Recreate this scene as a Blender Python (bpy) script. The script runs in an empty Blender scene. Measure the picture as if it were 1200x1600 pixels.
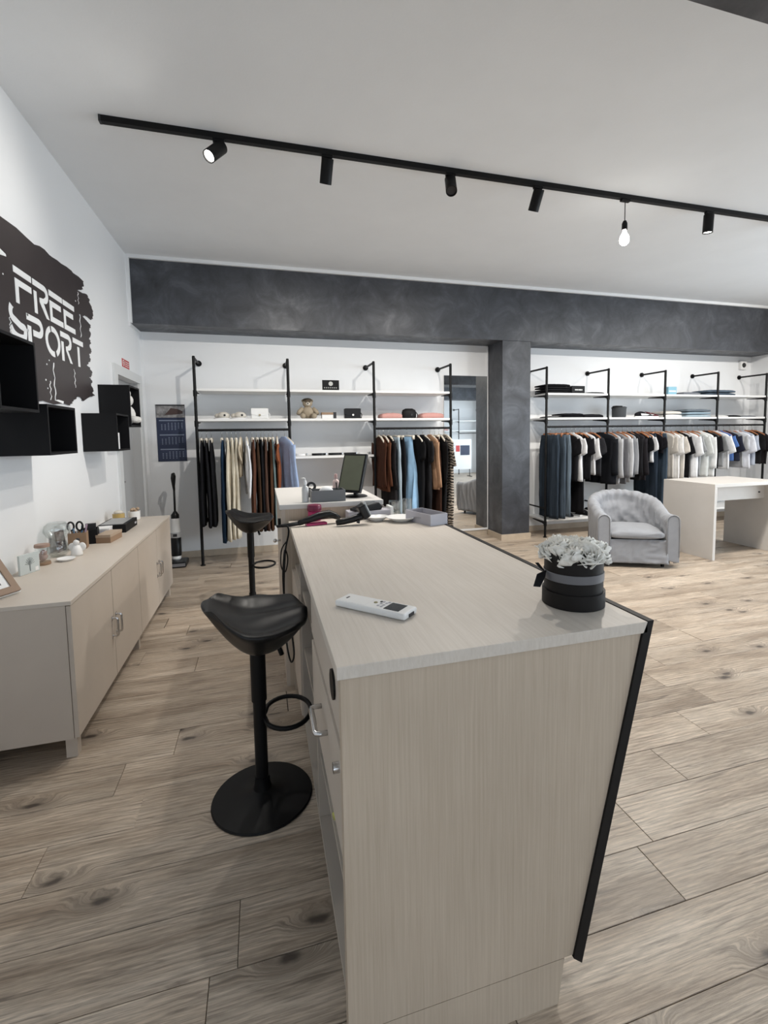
import bpy, math, random
from mathutils import Vector, Matrix, noise as mnoise
random.seed(7)
sc = bpy.context.scene
COL = sc.collection
PI = math.pi

# ------------------------------------------------------------------ camera
yaw, pitch, roll = 0.2798, -0.0794, 0.0137
r0 = Vector((math.cos(yaw), -math.sin(yaw), 0)); f0 = Vector((math.sin(yaw), math.cos(yaw), 0)); u0 = Vector((0, 0, 1))
fw = f0*math.cos(pitch) + u0*math.sin(pitch); up1 = -f0*math.sin(pitch) + u0*math.cos(pitch)
rt = r0*math.cos(roll) - up1*math.sin(roll); up = r0*math.sin(roll) + up1*math.cos(roll)
cd = bpy.data.cameras.new('camera'); cam = bpy.data.objects.new('camera', cd); COL.objects.link(cam)
cam.matrix_world = Matrix(((rt.x, up.x, -fw.x, 0), (rt.y, up.y, -fw.y, 0), (rt.z, up.z, -fw.z, 1.43), (0, 0, 0, 1)))
cd.sensor_fit = 'VERTICAL'; cd.sensor_height = 36; cd.lens = 745.57/1600*36
cd.shift_x = (600-623.23)/1600; cd.shift_y = (738.59-800)/1600
cd.clip_start = 0.05; cd.clip_end = 200
sc.camera = cam

# ------------------------------------------------------------------ world, light, exposure
w = bpy.data.worlds.new('sky'); sc.world = w; w.use_nodes = True
w.node_tree.nodes['Background'].inputs[0].default_value = (.75, .86, 1, 1)
w.node_tree.nodes['Background'].inputs[1].default_value = 1.5
sc.view_settings.view_transform = 'Standard'; sc.view_settings.look = 'None'
sc.view_settings.gamma = 1; sc.view_settings.use_curve_mapping = False
sc.view_settings.exposure = -0.22
def area(name, loc, rot, sx, sy, watts, col):
    d = bpy.data.lights.new(name, 'AREA'); d.shape = 'RECTANGLE'; d.size = sx; d.size_y = sy; d.energy = watts; d.color = col
    o = bpy.data.objects.new(name, d); COL.objects.link(o); o.location = loc; o.rotation_euler = rot
    return o
area('window_daylight_side', (8.06, 0.2, 1.5), (0, PI/2, 0), 2.3, 6.2, 400, (.80, .91, 1))
area('window_daylight_front', (2.2, -4.22, 1.5), (PI/2, 0, 0), 6.0, 2.3, 52, (.88, .94, 1))
SPOT_W = 125      # track lamp
BULB_W = 110

# ------------------------------------------------------------------ materials
MATS = {}
def newmat(name):
    m = bpy.data.materials.new(name); m.use_nodes = True
    nt = m.node_tree; b = nt.nodes['Principled BSDF']
    MATS[name] = m
    return m, nt, b
def N(nt, t, **kw):
    n = nt.nodes.new(t)
    for k, v in kw.items(): setattr(n, k, v)
    return n
def L(nt, a, b): nt.links.new(a, b)
def flat(name, col, rough=.6, metal=0, spec=.5, emit=None, es=0, bump=0, bscale=60, vary=0, vscale=8, trans=0, sheen=0, alpha=1, ior=1.45):
    m, nt, b = newmat(name)
    b.inputs['Base Color'].default_value = (*col, 1); b.inputs['Roughness'].default_value = rough
    b.inputs['Metallic'].default_value = metal; b.inputs['Specular IOR Level'].default_value = spec
    b.inputs['Transmission Weight'].default_value = trans; b.inputs['IOR'].default_value = ior
    if sheen: b.inputs['Sheen Weight'].default_value = sheen
    if alpha < 1: b.inputs['Alpha'].default_value = alpha
    if emit: b.inputs['Emission Color'].default_value = (*emit, 1); b.inputs['Emission Strength'].default_value = es
    tc = None
    if bump or vary: tc = N(nt, 'ShaderNodeTexCoord')
    if vary:
        n = N(nt, 'ShaderNodeTexNoise'); n.inputs['Scale'].default_value = vscale; n.inputs['Detail'].default_value = 5; n.inputs['Roughness'].default_value = .6
        L(nt, tc.outputs['Object'], n.inputs['Vector'])
        r = N(nt, 'ShaderNodeMapRange'); r.inputs[1].default_value = .3; r.inputs[2].default_value = .7; r.inputs[3].default_value = 1-vary; r.inputs[4].default_value = 1+vary
        L(nt, n.outputs[0], r.inputs[0])
        mx = N(nt, 'ShaderNodeMix', data_type='RGBA', blend_type='MULTIPLY'); mx.inputs[0].default_value = 1
        mx.inputs[6].default_value = (*col, 1); L(nt, r.outputs[0], mx.inputs[7]); L(nt, mx.outputs[2], b.inputs['Base Color'])
    if bump:
        n = N(nt, 'ShaderNodeTexNoise'); n.inputs['Scale'].default_value = bscale; n.inputs['Detail'].default_value = 4
        L(nt, tc.outputs['Object'], n.inputs['Vector'])
        bp = N(nt, 'ShaderNodeBump'); bp.inputs['Strength'].default_value = bump; bp.inputs['Distance'].default_value = .01
        L(nt, n.outputs[0], bp.inputs['Height']); L(nt, bp.outputs[0], b.inputs['Normal'])
    return m
def ramp(nt, fac, stops):
    r = N(nt, 'ShaderNodeValToRGB'); e = r.color_ramp.elements
    while len(e) < len(stops): e.new(.5)
    for i, (p, c) in enumerate(stops): e[i].position = p; e[i].color = (*c, 1)
    L(nt, fac, r.inputs[0]); return r.outputs[0]
def mix(nt, a, b, fac, mode='MIX'):
    m = N(nt, 'ShaderNodeMix', data_type='RGBA', blend_type=mode)
    for s, v in ((6, a), (7, b), (0, fac)):
        if isinstance(v, (int, float)): m.inputs[s].default_value = v if s == 0 else (v, v, v, 1)
        elif isinstance(v, tuple): m.inputs[s].default_value = (*v, 1)
        else: L(nt, v, m.inputs[s])
    return m.outputs[2]

def plank_mat():
    m, nt, b = newmat('oak_plank')
    tc = N(nt, 'ShaderNodeTexCoord'); oi = N(nt, 'ShaderNodeObjectInfo')
    off = N(nt, 'ShaderNodeVectorMath', operation='MULTIPLY_ADD'); off.inputs[1].default_value = (37, 53, 11)
    cmb = N(nt, 'ShaderNodeCombineXYZ')
    for i in range(3): L(nt, oi.outputs['Random'], cmb.inputs[i])
    L(nt, cmb.outputs[0], off.inputs[0]); L(nt, tc.outputs['Object'], off.inputs[2])
    def sc_(v):
        s = N(nt, 'ShaderNodeVectorMath', operation='MULTIPLY'); s.inputs[1].default_value = v; L(nt, off.outputs[0], s.inputs[0]); return s.outputs[0]
    def noise(v, scale, det=5, rough=.6, dist=0):
        n = N(nt, 'ShaderNodeTexNoise'); n.inputs['Scale'].default_value = scale; n.inputs['Detail'].default_value = det; n.inputs['Roughness'].default_value = rough; n.inputs['Distortion'].default_value = dist
        L(nt, v, n.inputs['Vector']); return n.outputs[0]
    # knots: cells of a 2D Voronoi, only some of them carry one
    v = N(nt, 'ShaderNodeTexVoronoi', voronoi_dimensions='2D'); v.inputs['Scale'].default_value = 1.0
    nn = N(nt, 'ShaderNodeTexNoise'); nn.inputs['Scale'].default_value = 22; nn.inputs['Detail'].default_value = 3; L(nt, off.outputs[0], nn.inputs['Vector'])
    ns = N(nt, 'ShaderNodeVectorMath', operation='SCALE'); ns.inputs[3].default_value = .09; L(nt, nn.outputs[1], ns.inputs[0])
    wv = N(nt, 'ShaderNodeVectorMath', operation='ADD'); L(nt, sc_((1.9, 4.4, .01)), wv.inputs[0]); L(nt, ns.outputs[0], wv.inputs[1]); L(nt, wv.outputs[0], v.inputs['Vector'])
    sel = N(nt, 'ShaderNodeSeparateColor'); L(nt, v.outputs['Color'], sel.inputs[0])
    gt = N(nt, 'ShaderNodeMath', operation='GREATER_THAN'); gt.inputs[1].default_value = .45; L(nt, sel.outputs[0], gt.inputs[0])
    def band(lo, hi, val):
        k = N(nt, 'ShaderNodeMapRange', interpolation_type='SMOOTHSTEP'); k.inputs[1].default_value = lo; k.inputs[2].default_value = hi; k.inputs[3].default_value = val; k.inputs[4].default_value = 0; L(nt, v.outputs['Distance'], k.inputs[0])
        km = N(nt, 'ShaderNodeMath', operation='MULTIPLY'); L(nt, k.outputs[0], km.inputs[0]); L(nt, gt.outputs[0], km.inputs[1]); return km.outputs[0]
    core = band(.025, .085, .9); halo = band(.05, .26, 1.0)
    # grain bends around the knots
    hv = N(nt, 'ShaderNodeCombineXYZ'); hm = N(nt, 'ShaderNodeMath', operation='MULTIPLY'); hm.inputs[1].default_value = .05; L(nt, halo, hm.inputs[0]); L(nt, hm.outputs[0], hv.inputs[1])
    bent = N(nt, 'ShaderNodeVectorMath', operation='ADD'); L(nt, off.outputs[0], bent.inputs[0]); L(nt, hv.outputs[0], bent.inputs[1])
    def sb_(vv):
        q = N(nt, 'ShaderNodeVectorMath', operation='MULTIPLY'); q.inputs[1].default_value = vv; L(nt, bent.outputs[0], q.inputs[0]); return q.outputs[0]
    broad = noise(sb_((1.0, 6, 1)), 1.5, 4, .55, .5)
    grain = noise(sb_((4, 110, 1)), 2.0, 5, .72, .15)
    crack = noise(sb_((1.6, 26, 1)), 2.2, 4, .6, .8)
    cw = N(nt, 'ShaderNodeTexWave', bands_direction='Y'); cw.inputs['Scale'].default_value = 5.5; cw.inputs['Distortion'].default_value = 7; cw.inputs['Detail'].default_value = 3; cw.inputs['Detail Scale'].default_value = 1.2
    L(nt, sb_((1.1, 3.2, 1)), cw.inputs['Vector'])
    cwr = N(nt, 'ShaderNodeMapRange'); cwr.inputs[3].default_value = .86; cwr.inputs[4].default_value = 1.10; L(nt, cw.outputs[0], cwr.inputs[0])
    c = ramp(nt, broad, [(.30, (.350, .272, .203)), (.5, (.505, .413, .322)), (.70, (.62, .525, .425))])
    g = N(nt, 'ShaderNodeMapRange'); g.inputs[1].default_value = .30; g.inputs[2].default_value = .70; g.inputs[3].default_value = .50; g.inputs[4].default_value = 1.26; L(nt, grain, g.inputs[0])
    c = mix(nt, c, g.outputs[0], 1.0, 'MULTIPLY')
    c = mix(nt, c, cwr.outputs[0], 1.0, 'MULTIPLY')
    s = N(nt, 'ShaderNodeMapRange'); s.inputs[1].default_value = .57; s.inputs[2].default_value = .70; s.inputs[3].default_value = 0; s.inputs[4].default_value = .75; L(nt, crack, s.inputs[0])
    c = mix(nt, c, (.150, .120, .094), s.outputs[0])
    hh = N(nt, 'ShaderNodeMath', operation='MULTIPLY'); hh.inputs[1].default_value = .5; L(nt, halo, hh.inputs[0])
    c = mix(nt, c, (.19, .155, .125), hh.outputs[0])
    c = mix(nt, c, (.060, .046, .037), core)
    pr = N(nt, 'ShaderNodeMapRange'); pr.inputs[3].default_value = .86; pr.inputs[4].default_value = 1.12; L(nt, oi.outputs['Random'], pr.inputs[0])
    c = mix(nt, c, pr.outputs[0], 1.0, 'MULTIPLY')
    L(nt, c, b.inputs['Base Color'])
    rr = N(nt, 'ShaderNodeMapRange'); rr.inputs[3].default_value = .30; rr.inputs[4].default_value = .48; L(nt, grain, rr.inputs[0]); L(nt, rr.outputs[0], b.inputs['Roughness'])
    bp = N(nt, 'ShaderNodeBump'); bp.inputs['Strength'].default_value = .18; bp.inputs['Distance'].default_value = .004; L(nt, grain, bp.inputs['Height']); L(nt, bp.outputs[0], b.inputs['Normal'])
    return m
def grain_mat(name, c0, c1, stretch, rough=.5):
    m, nt, b = newmat(name)
    tc = N(nt, 'ShaderNodeTexCoord')
    s = N(nt, 'ShaderNodeVectorMath', operation='MULTIPLY'); s.inputs[1].default_value = stretch; L(nt, tc.outputs['Object'], s.inputs[0])
    n = N(nt, 'ShaderNodeTexNoise'); n.inputs['Scale'].default_value = 1; n.inputs['Detail'].default_value = 4; n.inputs['Roughness'].default_value = .65; L(nt, s.outputs[0], n.inputs['Vector'])
    n2 = N(nt, 'ShaderNodeTexNoise'); n2.inputs['Scale'].default_value = 2.5; n2.inputs['Detail'].default_value = 2; L(nt, tc.outputs['Object'], n2.inputs['Vector'])
    c = ramp(nt, n.outputs[0], [(.32, c0), (.68, c1)])
    r = N(nt, 'ShaderNodeMapRange'); r.inputs[1].default_value = .3; r.inputs[2].default_value = .7; r.inputs[3].default_value = .95; r.inputs[4].default_value = 1.05; L(nt, n2.outputs[0], r.inputs[0])
    c = mix(nt, c, r.outputs[0], 1., 'MULTIPLY')
    L(nt, c, b.inputs['Base Color']); b.inputs['Roughness'].default_value = rough
    bp = N(nt, 'ShaderNodeBump'); bp.inputs['Strength'].default_value = .12; bp.inputs['Distance'].default_value = .002; L(nt, n.outputs[0], bp.inputs['Height']); L(nt, bp.outputs[0], b.inputs['Normal'])
    return m
def plaster_mat(name, c0, c1, c2, rough):
    m, nt, b = newmat(name)
    tc = N(nt, 'ShaderNodeTexCoord')
    n = N(nt, 'ShaderNodeTexNoise'); n.inputs['Scale'].default_value = 3.2; n.inputs['Detail'].default_value = 9; n.inputs['Roughness'].default_value = .68; n.inputs['Distortion'].default_value = .7
    L(nt, tc.outputs['Object'], n.inputs['Vector'])
    c = ramp(nt, n.outputs[0], [(.3, c0), (.52, c1), (.75, c2)])
    L(nt, c, b.inputs['Base Color'])
    r = N(nt, 'ShaderNodeMapRange'); r.inputs[1].default_value = .3; r.inputs[2].default_value = .7; r.inputs[3].default_value = rough+.1; r.inputs[4].default_value = rough-.1; L(nt, n.outputs[0], r.inputs[0]); L(nt, r.outputs[0], b.inputs['Roughness'])
    bp = N(nt, 'ShaderNodeBump'); bp.inputs['Strength'].default_value = .12; bp.inputs['Distance'].default_value = .01; L(nt, n.outputs[0], bp.inputs['Height']); L(nt, bp.outputs[0], b.inputs['Normal'])
    return m
def stripe_mat(name, c0, c1, scale, dist=4, direction='Z'):
    m, nt, b = newmat(name)
    tc = N(nt, 'ShaderNodeTexCoord'); wv = N(nt, 'ShaderNodeTexWave', bands_direction=direction)
    wv.inputs['Scale'].default_value = scale; wv.inputs['Distortion'].default_value = dist; wv.inputs['Detail'].default_value = 2
    L(nt, tc.outputs['Object'], wv.inputs['Vector'])
    L(nt, ramp(nt, wv.outputs[0], [(.42, c0), (.58, c1)]), b.inputs['Base Color']); b.inputs['Roughness'].default_value = .9
    return m
OAK = plank_mat()
WHITE_WALL = flat('white_wall_paint', (.80, .81, .82), .75, bump=.05, bscale=90)
CEIL = flat('ceiling_paint', (.82, .845, .87), .85, bump=.04, bscale=70, vary=.02, vscale=2)
PLASTER = plaster_mat('anthracite_plaster', (.025, .027, .033), (.048, .052, .062), (.095, .104, .122), .46)
MOLD = flat('white_moulding', (.78, .79, .80), .5)
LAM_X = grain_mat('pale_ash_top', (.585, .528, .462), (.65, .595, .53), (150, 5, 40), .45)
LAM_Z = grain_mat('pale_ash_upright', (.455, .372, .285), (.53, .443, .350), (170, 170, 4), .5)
LAM_IN = flat('pale_laminate_inside', (.46, .41, .355), .55)
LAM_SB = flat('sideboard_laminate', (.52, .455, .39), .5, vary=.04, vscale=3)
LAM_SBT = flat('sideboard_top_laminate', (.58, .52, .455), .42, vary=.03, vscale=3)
TABLE_M = flat('whitewashed_laminate', (.60, .57, .535), .45, vary=.03, vscale=4)
SHELFW = flat('white_shelf_laminate', (.82, .82, .81), .45)
BASEW = flat('pale_wood_baseboard', (.50, .42, .33), .45, vary=.1, vscale=12)
BLACKM = flat('black_powder_coat', (.006, .006, .0065), .5, spec=.25)
BLACKP = flat('black_plastic_seat', (.009, .009, .0095), .34, spec=.35, bump=.03, bscale=200)
BLACKB = flat('black_box_laminate', (.009, .009, .010), .55, spec=.2)
CHROME = flat('brushed_chrome', (.62, .62, .62), .25, metal=1)
TRIM = flat('black_edge_trim', (.010, .009, .009), .55, spec=.25)
MIRROR = flat('mirror_silver', (.90, .91, .90), .015, metal=1)
GLASS, _nt, _b = newmat('clear_glass')
_t = N(_nt, 'ShaderNodeBsdfTransparent'); _t.inputs[0].default_value = (.95, .97, .97, 1); _g = N(_nt, 'ShaderNodeBsdfGlossy'); _g.inputs['Roughness'].default_value = .05
_m = N(_nt, 'ShaderNodeMixShader'); _m.inputs[0].default_value = .13
L(_nt, _t.outputs[0], _m.inputs[1]); L(_nt, _g.outputs[0], _m.inputs[2]); L(_nt, _m.outputs[0], _nt.nodes['Material Output'].inputs[0])
SIGNM = flat('sign_brown_print', (.046, .037, .037), .42, spec=.35, vary=.10, vscale=5)
SIGNW = flat('sign_white_print', (.85, .86, .86), .5)
CHAIRM = flat('grey_slipcover', (.285, .295, .318), .95, bump=.25, bscale=220, sheen=.2, vary=.05, vscale=14)
PAPERW = flat('white_paper', (.80, .80, .80), .7)
WHITEP = flat('white_plastic', (.80, .80, .79), .35)
GREYP = flat('lilac_grey_card', (.44, .43, .47), .6)
DARKG = flat('dark_grey_plastic', (.035, .035, .038), .45, spec=.3)
LCD = flat('lcd_dark', (.03, .035, .038), .2)
SCREEN = flat('greenish_screen', (.085, .09, .065), .35, emit=(.30, .33, .22), es=.10, vary=.12, vscale=9)
PINK = flat('magenta_plastic', (.42, .03, .13), .35)
KRAFT = flat('kraft_card', (.30, .20, .13), .75)
WOODF = flat('frame_wood', (.24, .155, .10), .5)
HANGW = flat('cream_wood_hanger', (.72, .66, .56), .5)
HANGB = flat('orange_wood_hanger', (.36, .15, .07), .4)
RED = flat('red_print', (.50, .04, .04), .5)
NAVY = flat('navy_print', (.025, .035, .075), .5)
NAVYG = flat('grey_blue_print', (.22, .26, .34), .6)
GREYD = flat('grey_door_paint', (.42, .42, .42), .55)
EMIT = flat('lamp_lens', (.9, .9, .9), .3, emit=(1, .97, .9), es=14)
BULB = flat('lit_bulb_glass', (1, 1, 1), .3, emit=(1, .95, .86), es=22)
PETAL = flat('white_petal', (.90, .88, .82), .8)
RIBBON = flat('grey_satin_ribbon', (.14, .14, .15), .35)
HATBOX = flat('black_brown_hatbox', (.010, .0085, .008), .5, spec=.25)
PLUSH = flat('beige_plush', (.36, .30, .22), .95, bump=.6, bscale=120)
PLUSHW = flat('white_plush', (.70, .69, .66), .95, bump=.6, bscale=120)
ROSE = flat('dusty_pink_knit', (.56, .30, .27), .95, bump=.5, bscale=90)
CREAM = flat('cream_fluff', (.66, .62, .55), .95, bump=.6, bscale=90)
YEL = flat('yellow_green_plastic', (.55, .55, .16), .4)
BLUEC = flat('blue_plastic', (.06, .16, .28), .4)
GOLD = flat('amber_glass', (.50, .36, .14), .2)
BAND = flat('turquoise_card', (.22, .42, .52), .6)
_cl = {}
def cloth(col, b=.35):
    if col not in _cl: _cl[col] = flat('cloth_%02d' % len(_cl), col, .92, spec=.12, bump=b, bscale=150, vary=.08, vscale=18)
    return _cl[col]

# ------------------------------------------------------------------ mesh builder
def spline(pts, k=6):
    A = [Vector(p) for p in pts]; out = []
    for i in range(len(A)-1):
        p0, p1, p2, p3 = A[max(0, i-1)], A[i], A[i+1], A[min(len(A)-1, i+2)]
        for j in range(k):
            f = j/k; out.append(tuple(.5*(2*p1+(p2-p0)*f+(2*p0-5*p1+4*p2-p3)*f*f+(3*p1-p0-3*p2+p3)*f**3)))
    return out+[tuple(A[-1])]
class MB:
    def __init__(s): s.v = []; s.f = []
    def add(s, v, f, M=None):
        o = len(s.v)
        s.v += [tuple(M @ Vector(p)) if M else tuple(p) for p in v]
        s.f += [tuple(i+o for i in q) for q in f]; return s
    def box(s, x0, x1, y0, y1, z0, z1, M=None):
        v = [(x0,y0,z0),(x1,y0,z0),(x1,y1,z0),(x0,y1,z0),(x0,y0,z1),(x1,y0,z1),(x1,y1,z1),(x0,y1,z1)]
        return s.add(v, [(0,3,2,1),(4,5,6,7),(0,1,5,4),(1,2,6,5),(2,3,7,6),(3,0,4,7)], M)
    def rings(s, rs, cap0=True, cap1=True, M=None, closed=True):
        n = len(rs[0]); v = [p for r in rs for p in r]; f = []
        m = n if closed else n-1
        for i in range(len(rs)-1):
            for j in range(m):
                k = (j+1) % n
                f.append((i*n+j, i*n+k, (i+1)*n+k, (i+1)*n+j))
        if cap0: f.append(tuple(range(n-1, -1, -1)))
        if cap1: f.append(tuple((len(rs)-1)*n+j for j in range(n)))
        return s.add(v, f, M)
    def lathe(s, prof, seg=24, c=(0,0,0), M=None, cap0=True, cap1=True):
        return s.rings([[(c[0]+r*math.cos(2*PI*j/seg), c[1]+r*math.sin(2*PI*j/seg), c[2]+z) for j in range(seg)] for r, z in prof], cap0, cap1, M)
    def tube(s, pts, r, seg=10, close=False, M=None):
        P = [Vector(p) for p in pts]
        if not close and not isinstance(r, (list, tuple)):
            Q2 = [P[0]]
            for i in range(1, len(P)-1):
                a, b = P[i-1]-P[i], P[i+1]-P[i]
                if a.length > 1e-6 and b.length > 1e-6 and a.angle(b) < 2.3:
                    m = min(r*1.6, a.length*.45, b.length*.45); p0, p1 = P[i]+a.normalized()*m, P[i]+b.normalized()*m
                    Q2 += [p0, (p0+p1+2*P[i])/4, p1]
                else: Q2.append(P[i])
            P = Q2+[P[-1]]
        n = len(P); rs = []
        prev = None
        for i in range(n):
            a = P[i-1] if (i > 0 or close) else P[i]; b = P[(i+1) % n] if (i < n-1 or close) else P[i]
            t = (b-a).normalized()
            if prev is None: ref = Vector((0,0,1)) if abs(t.z) < .9 else Vector((1,0,0))
            else: ref = prev
            x = (ref - t*ref.dot(t)).normalized(); y = t.cross(x); prev = x
            rr = r[i] if isinstance(r, (list, tuple)) else r
            rs.append([tuple(P[i] + (x*math.cos(2*PI*j/seg) + y*math.sin(2*PI*j/seg))*rr) for j in range(seg)])
        if close: rs.append(rs[0]); return s.rings(rs, False, False, M)
        return s.rings(rs, True, True, M)
    def prism(s, poly, a0, a1, axis='x', M=None):
        def P(p, a): return (a, p[0], p[1]) if axis == 'x' else ((p[0], a, p[1]) if axis == 'y' else (p[0], p[1], a))
        n = len(poly); v = [P(p, a0) for p in poly] + [P(p, a1) for p in poly]
        f = [tuple(range(n-1,-1,-1)), tuple(range(n, 2*n))] + [(i, (i+1) % n, n+(i+1) % n, n+i) for i in range(n)]
        return s.add(v, f, M)
    def ball(s, c, r, seg=14, rng=9, M=None, sq=(1,1,1)):
        rs = []
        for i in range(1, rng):
            a = PI*i/rng - PI/2
            rs.append([(c[0]+r*sq[0]*math.cos(a)*math.cos(2*PI*j/seg), c[1]+r*sq[1]*math.cos(a)*math.sin(2*PI*j/seg), c[2]+r*sq[2]*math.sin(a)) for j in range(seg)])
        o = len(s.v); s.rings(rs, False, False, M)
        bot = (c[0], c[1], c[2]-r*sq[2]); top = (c[0], c[1], c[2]+r*sq[2])
        nb = len(s.v); s.v += [tuple(M @ Vector(bot)) if M else bot, tuple(M @ Vector(top)) if M else top]
        last = o+(rng-2)*seg
        for j in range(seg):
            k = (j+1) % seg
            s.f.append((nb, o+k, o+j)); s.f.append((nb+1, last+j, last+k))
        return s
    def build(s, name, mat, parent=None, loc=None, rot=None, smooth=False, bevel=0, sub=0, recalc=True, bseg=2):
        me = bpy.data.meshes.new(name); me.from_pydata(s.v, [], s.f); me.update()
        if recalc:
            import bmesh
            bm = bmesh.new(); bm.from_mesh(me); bmesh.ops.recalc_face_normals(bm, faces=bm.faces); bm.to_mesh(me); bm.free()
        if mat: me.materials.append(mat)
        if smooth:
            me.polygons.foreach_set('use_smooth', [True]*len(me.polygons))
            if smooth == 'auto':
                me.set_sharp_from_angle(angle=math.radians(40))
        o = bpy.data.objects.new(name, me); COL.objects.link(o)
        if parent: o.parent = parent
        if loc: o.location = loc
        if rot: o.rotation_euler = rot
        if bevel:
            b = o.modifiers.new('bevel', 'BEVEL'); b.width = bevel; b.segments = bseg; b.limit_method = 'ANGLE'
        if sub:
            b = o.modifiers.new('sub', 'SUBSURF'); b.levels = sub; b.render_levels = sub
        return o
def tag(o, label, cat, group=None):
    o['label'] = label; o['category'] = cat
    if group: o['group'] = group
    return o
def thing(name, label, cat, loc=(0,0,0), rz=0, group=None):
    o = bpy.data.objects.new(name, None); COL.objects.link(o); o.location = loc; o.rotation_euler = (0,0,rz); o.empty_display_size = .1
    return tag(o, label, cat, group)
def struct(o): o['kind'] = 'structure'; return o
def copy_tree(o, parent=None):
    c = o.copy(); COL.objects.link(c); c.parent = parent
    for ch in list(o.children): copy_tree(ch, c)
    return c
def B(name, x0, x1, y0, y1, z0, z1, mat, parent=None, bevel=0):
    return MB().box(x0, x1, y0, y1, z0, z1).build(name, mat, parent, bevel=bevel, recalc=False)
RZ = lambda a: Matrix.Rotation(a, 4, 'Z')
T = lambda x, y, z: Matrix.Translation((x, y, z))

# ------------------------------------------------------------------ room shell
XL, XR, YB, YN, ZC, ZB = -1.28, 7.87, 6.11, -4.0, 3.33, 2.635
YF = 5.685
floor = struct(B('floor', XL-.2, XR+.2, YN-.2, YB+.2, -.12, -.014, flat('floor_underlay', (.03, .026, .022), .9)))
# planks along X, 0.2 m wide
PW = .2; yk0 = 1.06
meshes = {}
def plank(x0, x1, y0):
    key = round(x1-x0, 3)
    if key not in meshes:
        mb = MB(); h = .0012; l = x1-x0; W = PW-.0022
        v = [(0,0,-.014),(l,0,-.014),(l,W,-.014),(0,W,-.014),(0,0,-h),(l,0,-h),(l,W,-h),(0,W,-h),(h,h,0),(l-h,h,0),(l-h,W-h,0),(h,W-h,0)]
        f = [(0,1,5,4),(1,2,6,5),(2,3,7,6),(3,0,4,7),(4,5,9,8),(5,6,10,9),(6,7,11,10),(7,4,8,11),(8,9,10,11)]
        mb.add(v, f); me = bpy.data.meshes.new('plank'); me.from_pydata(mb.v, [], mb.f); me.materials.append(OAK); meshes[key] = me
    o = bpy.data.objects.new('plank', meshes[key]); COL.objects.link(o); o.parent = floor; o.location = (x0, y0, 0)
known = {0: 1.2, 1: -.11, 2: 1.64, 3: -.77, 5: -.62, 6: -.43, -1: .55}
PLEN = 1.38
far = MB()
k = -26
while True:
    y0 = yk0 + PW*k
    if y0 > YB: break
    ph = known.get(k, random.uniform(0, PLEN)); x = ph
    while x > XL: x -= PLEN
    while x < XR:
        a, b_ = max(x, XL), min(x+PLEN-.0015, XR)
        if b_-a > .05:
            a = round(a, 2) if a > XL else XL
            if y0 > .05 and y0+PW < YB+.21: plank(a, b_, y0)
            else: far.box(a, b_, y0, y0+PW-.0022, -.014, 0)
        x += PLEN
    k += 1
fo = far.build('plank_rows_behind', OAK, floor, recalc=False); fo['kind'] = 'stuff'

struct(B('ceiling', XL-.2, XR+.2, YN-.2, YB+.2, ZC, ZC+.15, CEIL))
# left wall with the door opening
DY0, DY1, DZ = 5.06, 5.90, 2.03
wl = MB().box(XL-.2, XL, YN-.2, DY0, 0, ZC).box(XL-.2, XL, DY1, YB+.2, 0, ZC).box(XL-.2, XL, DY0, DY1, DZ, ZC)
struct(wl.build('wall_left', WHITE_WALL, recalc=False))
struct(B('wall_back', XL, XR, YB, YB+.2, 0, ZC, WHITE_WALL))
# right wall and front wall with shop windows
wr = MB().box(XR, XR+.15, YN-.2, -3.0, 0, ZC).box(XR, XR+.15, 3.4, YB+.2, 0, ZC).box(XR, XR+.15, -3.0, 3.4, 0, .3).box(XR, XR+.15, -3.0, 3.4, 2.6, ZC)
struct(wr.build('wall_right', WHITE_WALL, recalc=False))
wf = MB().box(XL, -.9, YN-.15, YN, 0, ZC).box(5.3, XR, YN-.15, YN, 0, ZC).box(-.9, 5.3, YN-.15, YN, 0, .3).box(-.9, 5.3, YN-.15, YN, 2.6, ZC)
struct(wf.build('wall_front', WHITE_WALL, recalc=False))
def shopwindow(name, axis, c, a0, a1, n):
    def bx(mb, t0, t1, p0, p1, z0, z1):
        return mb.box(t0, t1, p0, p1, z0, z1) if axis == 'x' else mb.box(p0, p1, t0, t1, z0, z1)
    fr = bx(MB(), c-.03, c+.03, a0, a1, .3, .36); bx(fr, c-.03, c+.03, a0, a1, 2.54, 2.6)
    st = (a1-a0)/n
    for i in range(n+1):
        p = a0+i*st; bx(fr, c-.03, c+.03, max(a0, p-.03), min(a1, p+.03), .36, 2.54)
    o = struct(fr.build(name, BLACKM, recalc=False))
    for i in range(n):
        bx(MB(), c-.004, c+.004, a0+i*st+.03, a0+(i+1)*st-.03, .36, 2.54).build('pane', GLASSW, o, recalc=False)
GLASSW, nt_, b_ = newmat('window_glass')
tr = N(nt_, 'ShaderNodeBsdfTransparent'); gl = N(nt_, 'ShaderNodeBsdfGlossy'); gl.inputs['Roughness'].default_value = .02
mx_ = N(nt_, 'ShaderNodeMixShader'); mx_.inputs[0].default_value = .08
L(nt_, tr.outputs[0], mx_.inputs[1]); L(nt_, gl.outputs[0], mx_.inputs[2]); L(nt_, mx_.outputs[0], nt_.nodes['Material Output'].inputs[0])
shopwindow('window_1', 'x', XR+.06, -3.0, 3.4, 4)
shopwindow('window_2', 'y', YN-.06, -.9, 5.3, 4)
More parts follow.
